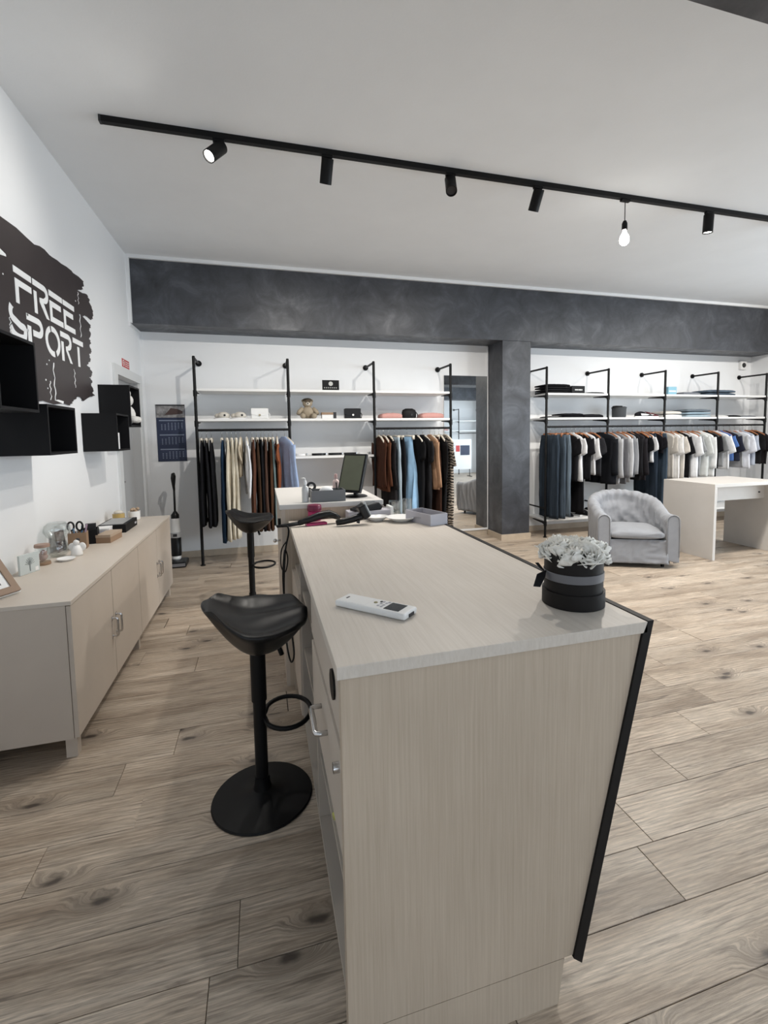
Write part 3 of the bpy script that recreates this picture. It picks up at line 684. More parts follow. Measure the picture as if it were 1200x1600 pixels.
# ------------------------------------------------------------------ pipe racks
def pipe_rack(label, xs, shelves, rails, low=None, lowarm=True, YP=5.65, YW=YB, sgn=1, cut=False):
    t = thing('pipe_rack', label, 'clothes rack', (sum(xs)/len(xs), (YP+YW)/2, 0))
    q = lambda o: part(o, t); s = sgn; ZP = 2.31
    for x in xs:
        p = q(MB().tube([(x, YP, 0), (x, YP, ZP-.012), (x, YP, ZP)], [.016, .016, .013], 14).build('post', BLACKM, smooth='auto'))
        MB().tube([(x, YP, 0), (x, YP, .008)], .028, 16).build('floor_flange', BLACKM, p, smooth='auto')
        q(MB().tube([(x, YP, ZP-.016), (x, YW, ZP-.016)], .013, 12).build('top_arm', BLACKM, smooth='auto'))
        fl = MB().tube([(x, YW-s*.016, ZP-.016), (x, YW, ZP-.016)], .034, 20).tube([(x, YW-s*.035, ZP-.016), (x, YW-s*.014, ZP-.016)], .020, 14)
        q(fl.build('wall_flange', BLACKM, smooth='auto'))
        if lowarm:
            q(MB().tube([(x, YP, .40), (x, YW, .40)], .011, 10).build('low_arm', BLACKM, smooth='auto'))
    for (x0, x1, z) in shelves:
        o = q(MB().box(x0+.017, x1-.017, min(YP-.012*s, YW-.005*s), max(YP-.012*s, YW-.005*s), z-.026, z).build('shelf_board', SHELFW, bevel=.0015, recalc=False))
    for z in sorted(set(a[2] for a in shelves)):
        for x in xs:
            if not any(a[2] == z and a[0]-.01 <= x <= a[1]+.01 for a in shelves): continue
            q(MB().prism([(YP, z-.028), (YP, z-.075), (YP+s*.05, z-.055), (YP+s*.30, z-.036), (YP+s*.30, z-.028)], x-.013, x+.013, 'x').tube([(x, YP, z-.085), (x, YP, z-.02)], .021, 12).build('shelf_bracket', BLACKM, smooth=False))
    for (x0, x1, z) in rails:
        q(MB().tube([(x0, YP, z), (x1, YP, z)], .0135, 12).build('hanging_rail', BLACKM, smooth='auto'))
    return t
XP = [-.671, .321, 1.326, 2.315]
XQ = [3.696, 4.68, 5.66, 6.645, 7.618]
RAIL = 1.508
pipe_rack('black pipe rack with white shelves on the back wall left of the column', XP, [(a, b, 1.962) for a, b in zip(XP, XP[1:])]+[(a, b, 1.632) for a, b in zip(XP, XP[1:])]+[(XP[1], XP[2], 1.195)],
    [(XP[0], XP[1], RAIL), (XP[2], XP[3], RAIL)], lowarm=False)
lk_ = [o for o in bpy.data.objects if o.name.startswith('pipe_rack')][0]
part(MB().tube([(XP[0], 5.65, .40), (XP[0], 5.68, .43), (XP[0], YB, .44)], .013, 12).build('low_arm', BLACKM, smooth=True), lk_)
part(MB().tube([(XP[0], YB-.016, .44), (XP[0], YB, .44)], .034, 20).build('wall_flange', BLACKM, smooth='auto'), lk_)
pipe_rack('black pipe rack with white shelves right of the column, full of shirts', XQ, [(a, b, 1.962) for a, b in zip(XQ, XQ[1:])]+[(a, b, 1.632) for a, b in zip(XQ, XQ[1:])]+[(a, b, .245) for a, b in zip(XQ, XQ[1:])],
    [(XQ[0], XQ[4], RAIL)])

# mirror beside the column
mr = thing('wall_mirror', 'tall frameless wall mirror left of the dark column', 'mirror', (2.74, YB, 0))
part(B('mirror_glass', 2.40, 3.045, YB-.020, YB-.014, .10, 2.22, MIRROR), mr)
part(B('mirror_backing', 2.40, 3.045, YB-.0139, YB-.0005, .10, 2.22, PAPERW), mr)
part(B('edge_strip', 3.045, 3.055, YB-.024, YB-.0005, .076, 2.62, MOLD), mr)
part(B('foot_ledge', 2.40, 3.045, YB-.03, YB-.0141, .076, .0995, MOLD), mr)

# ------------------------------------------------------------------ hangers and garments
def make_hanger(mat, clip):
    hb = MB()
    if clip:
        hb.tube([(0, -.14, -.095), (0, 0, -.088), (0, .14, -.095)], .008, 8)
        for y in (-.125, .125): hb.box(-.014, .014, y-.012, y+.012, -.135, -.085)
    else:
        hb.tube([(0, -.205, -.165), (0, -.19, -.148), (0, -.09, -.10), (0, 0, -.083), (0, .09, -.10), (0, .19, -.148), (0, .205, -.165)], [.008, .012, .011, .011, .011, .012, .008], 8)
    b = hb.build('hanger', mat, smooth=True)
    pts = [(0, 0, -.085), (0, 0, -.035)] + [(0, .019-.019*math.cos(a), .0+.0*a) for a in ()]
    for i in range(9):
        a = -PI/2 - .2 + (PI*1.15)*i/8
        pts.append((0, .0185*math.cos(a)*1, .0185*math.sin(a)-.0015))
    MB().tube(pts, .0022, 6).build('hook', CHROME, b, smooth=True)
    return b
_hp = {}
def hang(x, z, y, rz, mat, clip, label, group):
    key = (mat.name, clip)
    if key not in _hp: o = make_hanger(mat, clip); _hp[key] = o
    else: o = copy_tree(_hp[key])
    o.location = (x, y, z+.0015); o.rotation_euler = (0, 0, rz)
    tag(o, label, 'hanger', group); return o
def garment_mesh(kind, L_, wd, th, seed, sleeve=0, flare=1.0):
    rnd = random.Random(seed); ph = [rnd.uniform(0, 6.28) for _ in range(6)]; mb = MB()
    n = 40
    def ring(z, hw, tx, fold, pinch=0, off=0, hem=False):
        R = []
        for j in range(n):
            a = 2*PI*j/n; y = hw*math.cos(a); s = math.sin(a)
            x = tx*math.copysign(abs(s)**.6, s)
            x += fold*(math.sin(y*46+ph[0]+z*2.0) + .6*math.sin(y*83+ph[1]-z*3))*.5
            x += .5*fold*mnoise.noise(Vector((y*11, z*6, ph[0]*9+(0 if s > 0 else 40))))
            if pinch: x *= 1-.8*pinch*math.exp(-(y/.022)**2)
            R.append((x+off, y, z+(.012*mnoise.noise(Vector((y*7, s*2, ph[3]*7))) if hem else 0)))
        return R
    rs = []
    if kind == 'top':
        zs = -.088; m = 16
        for i in range(m+1):
            t = i/m; z = zs-.085-(L_-.085)*(1-t)
            hw = wd/2*(1+.05*(1-t)*flare); tx = th*(.75+.35*math.sin(PI*min(1, t*1.1)))
            fold = .026*(1-t)**.5*(th/.04)
            off = .010*math.sin(ph[2]+t*3)
            rs.append(ring(z, hw, tx, fold, 0, off, i < 2))
        for hwk, dz, tk_ in ((.97, .02, .85), (.86, .04, .75), (.66, .058, .62), (.46, .073, .5), (.30, .086, .42), (.24, .096, .40)):
            rs.append(ring(zs-.085+dz, wd/2*hwk, th*tk_, 0, 0, .010*math.sin(ph[2]+3)))
        mb.rings(rs)
        if sleeve:
            for sgn in (-1, 1):
                out_ = .30 if sleeve < .3 else .13
                m2 = 9; R2 = []
                for i in range(m2+1):
                    t = i/m2; cy = sgn*(wd/2*.86+out_*sleeve*t*(.9+.2*math.sin(ph[3]))); cz = zs-.095-sleeve*t*.96
                    rw = .085*(1-.35*t if sleeve > .3 else 1.0-.05*t); rx = th*.62*(1+.1*math.sin(t*9+ph[4]))
                    cx = .012*math.sin(t*4+ph[5]+sgn)
                    R2.append([(cx+rx*math.sin(2*PI*j/16)*(1+.12*math.sin(j*2+t*12)), cy+rw*math.cos(2*PI*j/16)*(.9), cz+rw*.35*sgn*math.cos(2*PI*j/16)*(1 if sleeve < .3 else .5)) for j in range(16)])
                mb.rings(R2)
    elif kind == 'pants':
        zs = -.105; m = 20
        for i in range(m+1):
            t = i/m; z = zs-L_*(1-t); d = zs-z
            hw = wd/2*(.86+.16*min(1, d/.2)) if d < .28 else wd/2*(1.02+(flare-1.02)*(d-.28)/(L_-.28))
            tx = th*(.55+.45*min(1, d/.15)); fold = .014*min(1, d/.3)*(th/.025)
            rs.append(ring(z, hw, tx, fold, min(1, max(0, (d-.26)/.05)), .008*math.sin(ph[2]+t*2.5)))
        mb.rings(rs)
    elif kind == 'skirt':
        zs = -.105; m = 16
        for i in range(m+1):
            t = i/m; d = L_*(1-t); k = d/L_
            rs.append(ring(zs-d, wd/2*(.62+flare*k), th*(.5+.8*k), .05*k*(th/.05)**.5, 0, 0))
        mb.rings(rs)
    return mb
GCOUNT = [0]
def garment(kind, name, label, x, col, L_, wd=.44, th=.026, sleeve=0, flare=1.0, rz=0, grp=None, rack='L', clip=None, mat=None, y=5.65, dz=0):
    GCOUNT[0] += 1
    mb = garment_mesh(kind, L_, wd, th, GCOUNT[0]*13, sleeve, flare)
    z = RAIL-.004; rz = rz*(.4 if rz < .3 else 1)
    if 'jeans' in name and not mat: mat = grain_mat('denim_%02d' % GCOUNT[0], tuple(c*.75 for c in col), tuple(min(1, c*1.45) for c in col), (45, 45, 2.5), .9); mat.node_tree.nodes['Principled BSDF'].inputs['Specular IOR Level'].default_value = .1
    o = mb.build(name, mat or cloth(col), None, (x, y, z+dz), (0, 0, rz), smooth=True)
    tag(o, label, {'top': 'shirt', 'pants': 'trousers', 'skirt': 'skirt'}[kind] if 'jacket' not in name and 'dress' not in name and 'coat' not in name else name.split('_')[-1], grp)
    clip = (kind != 'top') if clip is None else clip
    hl = {'A': ('cream hanger on the leftmost rail, by the vacuum cleaner', 'hangers on the leftmost rail'), 'B': ('cream hanger on the rail beside the mirror', 'hangers on the rail beside the mirror'), 'R': ('orange-brown wooden hanger on the long rail right of the column', 'hangers on the long right-hand rail')}[rack]
    hang(x, z, y, rz, HANGB if rack == 'R' else HANGW, clip, *hl)
    return o
BK = (.011, .011, .013); WH = (.74, .75, .77); GA = 'clothes on the leftmost rail'; GB = 'clothes on the rail beside the mirror'; GR = 'clothes on the long rail right of the column'
# leftmost rail
for x, l, lab in ((-.625, .93, 'black trousers hanging first from the left post'), (-.575, .95, 'black trousers hanging second from the left post'), (-.525, .94, 'black trousers hanging third from the left, before the gap')):
    garment('pants', 'hanging_trousers', lab, x, BK, l, .38, .021, grp=GA, rack='A', flare=1.05, rz=.12)
garment('pants', 'hanging_jeans', 'long dark blue jeans beside cream trousers', -.415, (.016, .034, .066), 1.13, .36, .022, grp=GA, rack='A', rz=.1)
for x, l, lab in ((-.362, 1.10, 'cream wide trousers next to the dark blue jeans'), (-.315, 1.08, 'cream wide trousers in the middle of three'), (-.268, 1.07, 'cream wide trousers farthest from the jeans')):
    garment('pants', 'hanging_trousers', lab, x, (.66, .61, .50), l, .42, .026, grp=GA, rack='A', flare=1.3, rz=.12)
garment('top', 'hanging_blouse', 'beige textured blouse right of the cream trousers', -.222, (.50, .43, .33), .42, .40, .02, .18, grp=GA, rack='A')
garment('top', 'hanging_shirt', 'white long-sleeved shirt left of the brown trousers', -.155, (.76, .78, .82), .62, .44, .024, .58, grp=GA, rack='A', rz=.2)
for x, c, lab in ((-.095, (.10, .045, .030), 'reddish brown trousers next to the white shirt'), (-.047, (.055, .032, .020), 'dark olive brown trousers second after the white shirt'), (.0, BK, 'black trousers among the brown ones'),
                  (.044, (.095, .055, .042), 'taupe brown trousers in the brown row'), (.086, (.075, .038, .022), 'chestnut trousers last of the brown row')):
    garment('pants', 'hanging_trousers', lab, x, c, 1.02, .38, .021, grp=GA, rack='A', flare=1.15, rz=.15)
garment('pants', 'hanging_trousers', 'grey teal trousers next to the rust top', .128, (.17, .24, .25), .98, .36, .018, grp=GA, rack='A')
garment('top', 'hanging_blouse', 'rust orange blouse left of the blue shirt', .175, (.26, .085, .04), .62, .40, .02, .2, grp=GA, rack='A')
garment('top', 'hanging_shirt', 'light blue denim shirt at the right end of the leftmost rail', .262, (.36, .47, .70), .66, .42, .034, .55, grp=GA, rack='A', rz=.42)
# rail beside the mirror
garment('top', 'hanging_sweater', 'dark brown sweater next to the black post', 1.375, (.062, .026, .016), .62, .44, .026, .52, grp=GB, rack='B', rz=.15)
garment('top', 'hanging_sweater', 'chestnut brown sweater second from the black post', 1.432, (.115, .048, .028), .66, .44, .026, .52, grp=GB, rack='B', rz=.2)
garment('top', 'hanging_jacket', 'black jacket with wide hem behind the glasses on the counter', 1.50, (.018, .016, .017), .88, .44, .032, .56, flare=4, grp=GB, rack='B', rz=.1)
garment('pants', 'hanging_jeans', 'pale washed jeans left of the light blue skirt', 1.578, (.34, .42, .48), .93, .38, .026, grp=GB, rack='B', rz=.2)
garment('pants', 'hanging_trousers', 'black trousers between washed jeans and blue skirt', 1.642, BK, .93, .38, .022, grp=GB, rack='B')
garment('skirt', 'hanging_skirt', 'long light blue pleated denim skirt', 1.735, (.28, .46, .66), .93, .30, .060, flare=.75, grp=GB, rack='B', rz=.35)
garment('top', 'hanging_dress', 'long black dress right of the blue skirt', 1.85, (.010, .010, .011), 1.0, .42, .035, .2, grp=GB, rack='B', rz=.15)
garment('top', 'hanging_dress', 'long black dress with short sleeves next to the tan jacket', 1.938, (.016, .016, .018), 1.04, .44, .035, .24, grp=GB, rack='B', rz=.25)
garment('top', 'hanging_jacket', 'tan leather-look jacket between black clothes', 2.035, (.40, .24, .15), .66, .44, .034, .56, grp=GB, rack='B', rz=.25)
garment('pants', 'hanging_trousers', 'dark brown trousers under the tan jacket', 2.098, (.060, .030, .022), .98, .38, .02, grp=GB, rack='B')
garment('top', 'hanging_coat', 'long black coat beside the zebra-print dress', 2.155, (.012, .012, .013), .98, .44, .024, .5, grp=GB, rack='B')
garment('top', 'hanging_dress', 'zebra-print dress at the right end by the mirror', 2.235, (.3, .3, .3), 1.14, .42, .030, .3, grp=GB, rack='B', rz=.15, mat=stripe_mat('zebra_cloth', (.02, .016, .014), (.42, .36, .30), 9, 9))
# long rail right of the column
def R(kind, name, label, x, col, L_, wd=.46, th=.024, sl=0, **k):
    k.setdefault('rz', .08); return garment(kind, name, label, x, col, L_, wd, th, sl, grp=GR, rack='R', **k)
DEN = (.026, .036, .050); DEN2 = (.052, .070, .092)
R('pants', 'hanging_jeans', 'dark blue jeans first on the long rail, by the column', 3.755, DEN, 1.12, .42, .03)
R('pants', 'hanging_jeans', 'mid blue jeans second on the long rail', 3.85, DEN2, 1.12, .42, .03)
R('pants', 'hanging_jeans', 'faded blue jeans third on the long rail', 3.935, (.105, .135, .165), 1.10, .42, .03)
R('top', 'hanging_tee', 'black t-shirt right after the jeans', 4.01, BK, .64, .46, .028, .20)
R('top', 'hanging_tee', 'white t-shirt between two black ones near the jeans', 4.095, WH, .64, .46, .028, .20)
R('pants', 'hanging_trousers', 'black trousers showing below the white t-shirt', 4.155, BK, 1.08, .36, .022)
R('top', 'hanging_tee', 'black t-shirt right of the white one near the jeans', 4.22, BK, .62, .46, .028, .20)
R('top', 'hanging_tee', 'white t-shirt half hidden behind a black one', 4.30, WH, .56, .46, .026, .26)
R('top', 'hanging_tee', 'charcoal t-shirt left of the big black sweatshirt', 4.40, (.03, .03, .034), .58, .46, .024, .2)
R('top', 'hanging_sweatshirt', 'big black sweatshirt behind the second post', 4.56, (.010, .011, .014), .70, .52, .050, .50, rz=.25)
R('top', 'hanging_hoodie', 'light grey zip hoodie right of the black sweatshirt', 4.68, (.45, .46, .48), .70, .48, .030, .54)
R('top', 'hanging_hoodie', 'dark grey hoodie between lighter ones', 4.765, (.13, .13, .14), .70, .48, .028, .54)
R('top', 'hanging_sweatshirt', 'white-grey sweatshirt in the hoodie row', 4.85, (.55, .56, .58), .68, .48, .028, .54)
R('top', 'hanging_sweatshirt', 'grey sweatshirt last before the black pair', 4.93, (.30, .31, .33), .62, .48, .026, .50)
R('top', 'hanging_sweatshirt', 'black sweatshirt, left one of the pair beside the white top', 5.015, (.014, .014, .016), .66, .48, .03, .52)
R('top', 'hanging_sweatshirt', 'charcoal sweatshirt, right one of the pair beside the white top', 5.10, (.024, .022, .026), .66, .48, .03, .52)
R('top', 'hanging_tee', 'black t-shirt just left of the short white top', 5.19, BK, .40, .44, .024, .18)
R('top', 'hanging_tee', 'short white top above dark jeans', 5.265, WH, .42, .44, .026, .18)
R('pants', 'hanging_jeans', 'dark navy jeans under the short white top', 5.34, (.016, .023, .034), 1.05, .42, .03)
R('top', 'hanging_tee', 'black crop top in the middle of the long rail', 5.425, (.012, .011, .014), .30, .44, .024, .15)
R('pants', 'hanging_jeans', 'blue jeans right of the black crop top', 5.50, (.034, .050, .070), 1.05, .44, .032)
R('top', 'hanging_shirt', 'beige-grey shirt behind the white ones', 5.60, (.50, .47, .43), .66, .48, .028, .22)
R('top', 'hanging_shirt', 'white shirt left of the narrow black t-shirt', 5.70, (.72, .71, .70), .68, .48, .032, .24)
R('top', 'hanging_shirt', 'ivory shirt touching the white one', 5.79, (.62, .58, .53), .68, .46, .026, .22)
R('top', 'hanging_tee', 'black t-shirt between white shirts above the table', 5.88, BK, .66, .46, .028, .24)
R('top', 'hanging_tee', 'wide white t-shirt right of the black one above the table', 5.985, WH, .66, .52, .040, .26, rz=.2)
R('top', 'hanging_tee', 'grey t-shirt squeezed between white ones', 6.09, (.32, .33, .34), .64, .46, .024, .22)
R('top', 'hanging_blouse', 'pale grey-white blouse above the table', 6.19, (.60, .62, .61), .66, .50, .032, .26)
R('top', 'hanging_blouse', 'white blouse with long sleeves above the table', 6.295, (.72, .73, .73), .66, .50, .036, .46, rz=.15)
R('top', 'hanging_tee', 'black t-shirt right of the white blouse', 6.41, BK, .54, .46, .026, .22)
R('top', 'hanging_tee', 'mid grey t-shirt near the right end', 6.50, (.24, .25, .26), .52, .46, .024, .22)
R('top', 'hanging_tee', 'bright white t-shirt right of the fourth post', 6.60, WH, .56, .48, .034, .24, rz=.15)
R('top', 'hanging_tee', 'royal blue top peeking out near the right end', 6.70, (.10, .19, .45), .44, .44, .02, .16)
R('top', 'hanging_shirt', 'navy shirt near the right end', 6.79, (.020, .022, .036), .44, .48, .034, .22)
R('top', 'hanging_tee', 'grey-white t-shirt behind the last white one', 6.91, (.40, .41, .43), .54, .46, .026, .22)
R('top', 'hanging_tee', 'white t-shirt last before the black one at the right', 7.01, (.68, .70, .76), .56, .48, .034, .24, rz=.15)
R('top', 'hanging_tee', 'pale blue-grey t-shirt at the right end', 7.12, (.42, .46, .54), .52, .46, .026, .22)
R('top', 'hanging_tee', 'black t-shirt at the right end of the long rail', 7.23, (.012, .012, .013), .50, .48, .03, .22)
R('top', 'hanging_tee', 'dark t-shirt against the last post', 7.36, (.020, .018, .02), .50, .48, .03, .22)

# ------------------------------------------------------------------ things on the shelves
Z1, Z2, Z3, Z4 = 1.9625, 1.6325, 1.1955, .2455
def pillow_stack(name, label, cat, x0, x1, y0, y1, z, layers, h, mat, mats=None, grp=None):
    """folded garments: rounded slabs with soft bulges, one thing per fold when layers > 1"""
    res = []
    for k in range(layers):
        rnd = random.Random(int(x0*1000)+k); rs = []
        a0 = x0+rnd.uniform(-.008, .008); a1 = x1+rnd.uniform(-.008, .008); n = 14
        z0 = z+k*h+(.0005*k)
        for i in range(n+1):
            t = i/n; x = a0+(a1-a0)*t; e = math.sin(PI*min(1, max(0.0, t)))**.10 if 0 < t < 1 else .72
            hh = h*(.96*e)*(1-.08*rnd.random()); ring = []
            m = 16
            for j in range(m):
                a = 2*PI*j/m; c, s_ = math.cos(a), math.sin(a)
                yy = (y0+y1)/2+(y1-y0)/2*math.copysign(abs(c)**.35, c)
                zz = z0+hh/2+hh/2*math.copysign(abs(s_)**.5, s_) if s_ > 0 else z0+hh/2+hh/2*math.copysign(abs(s_)**.25, s_)
                ring.append((x, yy, zz))
            rs.append(ring)
        o = MB().rings(rs).build(name, (mats[k] if mats else mat), smooth=True)
        tag(o, label if isinstance(label, str) else label[k], cat, grp); res.append(o)
    return res
# white plaque with emblem on the top left shelf
pq = tag(B('name_plaque', .728, .93, 5.80, 5.808, Z1, 2.095, BLACKB, bevel=.001), 'black plaque with grey round emblem on the top shelf', 'sign')
MB().lathe([(0, 0), (.026, 0), (.026, .002), (0, .002)], 24).build('round_emblem', flat('emblem_grey', (.5, .5, .48), .5), pq, (.829, 5.7995, 2.052), (PI/2, 0, 0), smooth='auto')
def text(s, size, mat, parent, loc, rot, name='lettering', ext=.0006):
    c = bpy.data.curves.new(name, 'FONT'); c.body = s; c.size = size; c.align_x = 'CENTER'; c.align_y = 'CENTER'; c.extrude = ext
    o = bpy.data.objects.new(name, c); COL.objects.link(o); o.data.materials.append(mat); o.parent = parent; o.location = loc; o.rotation_euler = rot
    return o
mb = MB()
for i in range(7): mb.box(.748+i*.0235, .748+i*.0235+.013, 5.7985, 5.80, 1.998, 2.010)
mb.build('lettering', flat('plaque_print', (.35, .35, .34), .5), pq, recalc=False)
# slippers: two fluffy
for i, (x, y) in enumerate(((-.415, 5.83), (-.235, 5.80))):
    t = thing('fluffy_slipper', ('cream fluffy slipper, left of the pair on the shelf', 'cream fluffy slipper, right of the pair by the white handbag')[i], 'slipper', (x, y, Z2), .15*i, 'fluffy slippers')
    MB().lathe([(0, 0), (.07, 0), (.074, .008), (.07, .016), (0, .016)], 20, M=Matrix.Diagonal((1.25, 1, 1, 1))).build('sole', PAPERW, t, smooth='auto')
    MB().ball((.015, 0, .042), .06, sq=(1.15, 1.05, .72)).ball((-.05, .02, .04), .035, sq=(1, 1.2, .8)).build('upper', CREAM, t, smooth=True)
    MB().ball((.03, -.062, .045), .012).build('button', DARKG, t, smooth=True)
def handbag(label, x0, x1, y, z, h, mat, clasp, slouch=False):
    t = thing('handbag', label, 'bag', ((x0+x1)/2, y, z)); w = x1-x0
    if slouch:
        MB().rings([[(-w/2*k*math.cos(2*PI*j/20)*1.0, .05*k2*math.sin(2*PI*j/20), zz) for j in range(20)] for k, k2, zz in ((.85, .9, 0), (1, 1, .02), (1, 1, h*.6), (.9, .75, h*.85), (.5, .4, h))]).build('body', mat, t, smooth=True)
    else:
        MB().box(-w/2, w/2, -.04, .04, 0, h).build('body', mat, t, bevel=.012, recalc=False)
        MB().prism([(-w/2+.004, h-.004), (w/2-.004, h-.004), (w/2-.004, h*.45), (w*.15, h*.30), (-w*.15, h*.30), (-w/2+.004, h*.45)], -.047, -.0405, 'y').build('flap', mat, t)
    MB().lathe([(0, 0), (.012, 0), (.012, .006), (0, .006)], 16).build('clasp', clasp, t, (0 if not slouch else w*.1, -.048-.004*slouch, h*.36), (PI/2, 0, 0), smooth='auto')
    MB().tube([(w/2-.008, 0, h*.7), (w/2+.012, -.01, h*.45), (w/2+.016, -.015, .05), (w/2+.006, -.02, .006), (w/2-.02, -.052, .006)], .005, 8).build('strap', mat, t, smooth=True)
    return t
handbag('small white handbag with flap on the left shelf', -.10, .095, 5.80, Z2, .125, SHELFW, flat('brass', (.4, .32, .2), .3, metal=1))
handbag('small black handbag with round clasp near the teddy', .985, 1.185, 5.80, Z2, .125, BLACKP, flat('pearl', (.8, .8, .78), .2))
handbag('black slouchy bag between two pink folded knits', 1.715, 1.905, 5.80, Z2, .125, BLACKB, DARKG, True)
tb = thing('teddy_bear', 'beige teddy bear in a dark cap sitting on the shelf', 'teddy bear', (.55, 5.84, Z2))
MB().ball((0, 0, .075), .078, sq=(1, .85, 1)).build('body', PLUSH, tb, smooth=True)
MB().ball((0, -.005, .188), .056, sq=(1.05, .95, 1)).build('head', PLUSH, tb, smooth=True)
for s in (-1, 1):
    MB().ball((s*.05, 0, .215), .02, sq=(1, .5, 1)).build('ear', PLUSH, tb, smooth=True)
    MB().tube([(s*.06, -.01, .125), (s*.10, -.03, .085), (s*.115, -.045, .055)], [.026, .027, .022], 10).build('arm', PLUSH, tb, smooth=True)
    MB().tube([(s*.04, -.03, .035), (s*.065, -.09, .03), (s*.068, -.115, .034)], [.03, .03, .032], 10).build('leg', PLUSH, tb, smooth=True)
MB().ball((0, -.052, .178), .024, sq=(1, .7, .8)).build('muzzle', CREAM, tb, smooth=True)
MB().ball((0, 0, .222), .055, sq=(1.05, 1.0, .5)).tube([(-.045, -.02, .218), (-.03, -.06, .212), (.03, -.06, .212), (.045, -.02, .218)], .008, 8).build('cap', flat('brown_felt', (.10, .075, .05), .9), tb, smooth=True)
MB().ball((-.02, -.053, .198), .006).ball((.02, -.053, .198), .006).ball((0, -.07, .183), .008).build('eyes_and_nose', DARKG, tb, smooth=True)
gs = thing('gift_box', 'low white gift box with brown band beside the teddy', 'box', (.79, 5.80, Z2))
MB().box(-.08, .08, -.05, .05, 0, .06).build('box_body', PAPERW, gs, recalc=False); MB().box(-.084, .084, -.054, .054, .048, .075).build('lid', KRAFT, gs, recalc=False)
MB().box(.055, .09, -.056, .056, .0, .078).build('band', DARKG, gs, recalc=False)
pillow_stack('folded_knit', 'dusty pink folded knit left of the black bag', 'clothing', 1.43, 1.695, 5.72, 5.93, Z2, 1, .075, ROSE, grp='pink folded knits')
pillow_stack('folded_knit', 'dusty pink folded knit by the mirror-side post', 'clothing', 1.955, 2.255, 5.72, 5.93, Z2, 1, .078, ROSE, grp='pink folded knits')
# third shelf, belts
def belt(label, x, y, z, mat, n=2, r=.055, sx=1.6):
    t = thing('coiled_belt', label, 'belt', (x, y, z), 0, 'belts on the low middle shelf')
    pts = [(sx*(r-.008*(i/16))*math.cos(2*PI*i/16), (r-.008*(i/16))*math.sin(2*PI*i/16), .012) for i in range(16*n+1)]
    mb = MB(); W = .012
    rs = [[(p[0]*.95, p[1]*.95, .001), (p[0]*1.0, p[1]*1.0, .001), (p[0], p[1], .001+2*W), (p[0]*.95, p[1]*.95, .001+2*W)] for p in pts]
    mb.rings(rs).build('strap', mat, t); MB().box(sx*r-.004, sx*r+.008, -.016, .016, .002, .030).build('buckle', CHROME, t, recalc=False)
belt('black coiled belt at the left of the low shelf', .66, 5.78, Z3, BLACKP)
belt('black coiled belt in the middle of the low shelf', .86, 5.80, Z3, BLACKP, 3)
belt('black coiled belt right of the middle on the low shelf', 1.04, 5.78, Z3, BLACKP, 2, .05)
belt('white coiled belt at the left end of the low shelf', .45, 5.80, Z3, PAPERW, 2, .045)
belt('white coiled belt at the right end of the low shelf', 1.22, 5.80, Z3, PAPERW, 2, .045)
# right-hand rack
bkc = cloth((.012, .012, .014)); jn = cloth((.060, .083, .112)); jl = cloth((.33, .41, .46)); gr = cloth((.17, .18, .20)); wc = cloth((.70, .69, .67))
pillow_stack('folded_shirt', ['black folded shirt at the bottom of the stack on the top right shelf', 'black folded shirt second from the bottom of the stack', 'black folded shirt second from the top of the stack', 'black folded shirt at the top of the stack by the column'], 'clothing', 3.72, 4.09, 5.68, 5.98, Z1, 4, .032, bkc, grp='stack of black folded shirts')
bx = tag(B('black_box', 4.155, 4.365, 5.74, 5.86, Z1, 2.072, BLACKB, bevel=.002), 'small black box with white print on the top right shelf', 'box')
mb = MB()
for i, wd_ in enumerate((.012, .014, .010, .013, .014, .011, .012)): mb.box(4.205+i*.0175, 4.205+i*.0175+wd_, 5.7388, 5.74, 2.010, 2.026)
mb.build('lettering', PAPERW, bx, recalc=False)
pillow_stack('folded_shirt', 'single flat black folded shirt beside the black box', 'clothing', 4.40, 4.655, 5.70, 5.95, Z1, 1, .028, bkc)
tb2 = tag(B('blue_box', 5.83, 5.985, 5.76, 5.84, Z1, 2.085, BAND, bevel=.002), 'small turquoise box on the top right shelf', 'box')
B('label_band', 5.845, 5.97, 5.7588, 5.76, 2.01, 2.03, PAPERW, tb2)
pillow_stack('folded_jeans', 'grey folded jeans on the top right shelf', 'clothing', 6.05, 6.36, 5.70, 5.98, Z1, 1, .05, gr)
pillow_stack('folded_jeans', ['mid blue folded jeans under a lighter pair on the top right shelf', 'blue folded jeans on top near the right post'], 'clothing', 6.50, 7.06, 5.70, 5.98, Z1, 2, .045, jn, [jn, cloth((.085, .112, .145))], grp='blue folded jeans')
pillow_stack('folded_shirt', 'small flat black fold at the left end of the second right shelf', 'clothing', 3.78, 3.93, 5.72, 5.95, Z2, 1, .024, bkc)
pillow_stack('folded_shirt', ['black folded shirt underneath on the second right shelf', 'black folded shirt on top on the second right shelf'], 'clothing', 3.99, 4.32, 5.70, 5.98, Z2, 2, .032, bkc, grp='black folds on the second shelf')
pillow_stack('folded_shirt', 'black rolled shirt left of the second post', 'clothing', 4.34, 4.645, 5.70, 5.98, Z2, 1, .055, bkc)
ca = thing('canvas_bucket', 'dark grey soft bucket bag on the second right shelf', 'bag', (5.02, 5.83, Z2))
MB().lathe([(.085, 0), (.095, .02), (.098, .12), (.105, .15), (.088, .158), (.08, .14), (0.01, .13)], 24).build('body', flat('charcoal_canvas', (.05, .055, .06), .9, bump=.3), ca, smooth='auto')
MB().tube([(-.1, 0, .15), (-.13, -.02, .158), (-.10, -.06, .162), (-.03, -.1, .158)], .010, 8).build('handle', BLACKB, ca, smooth=True)
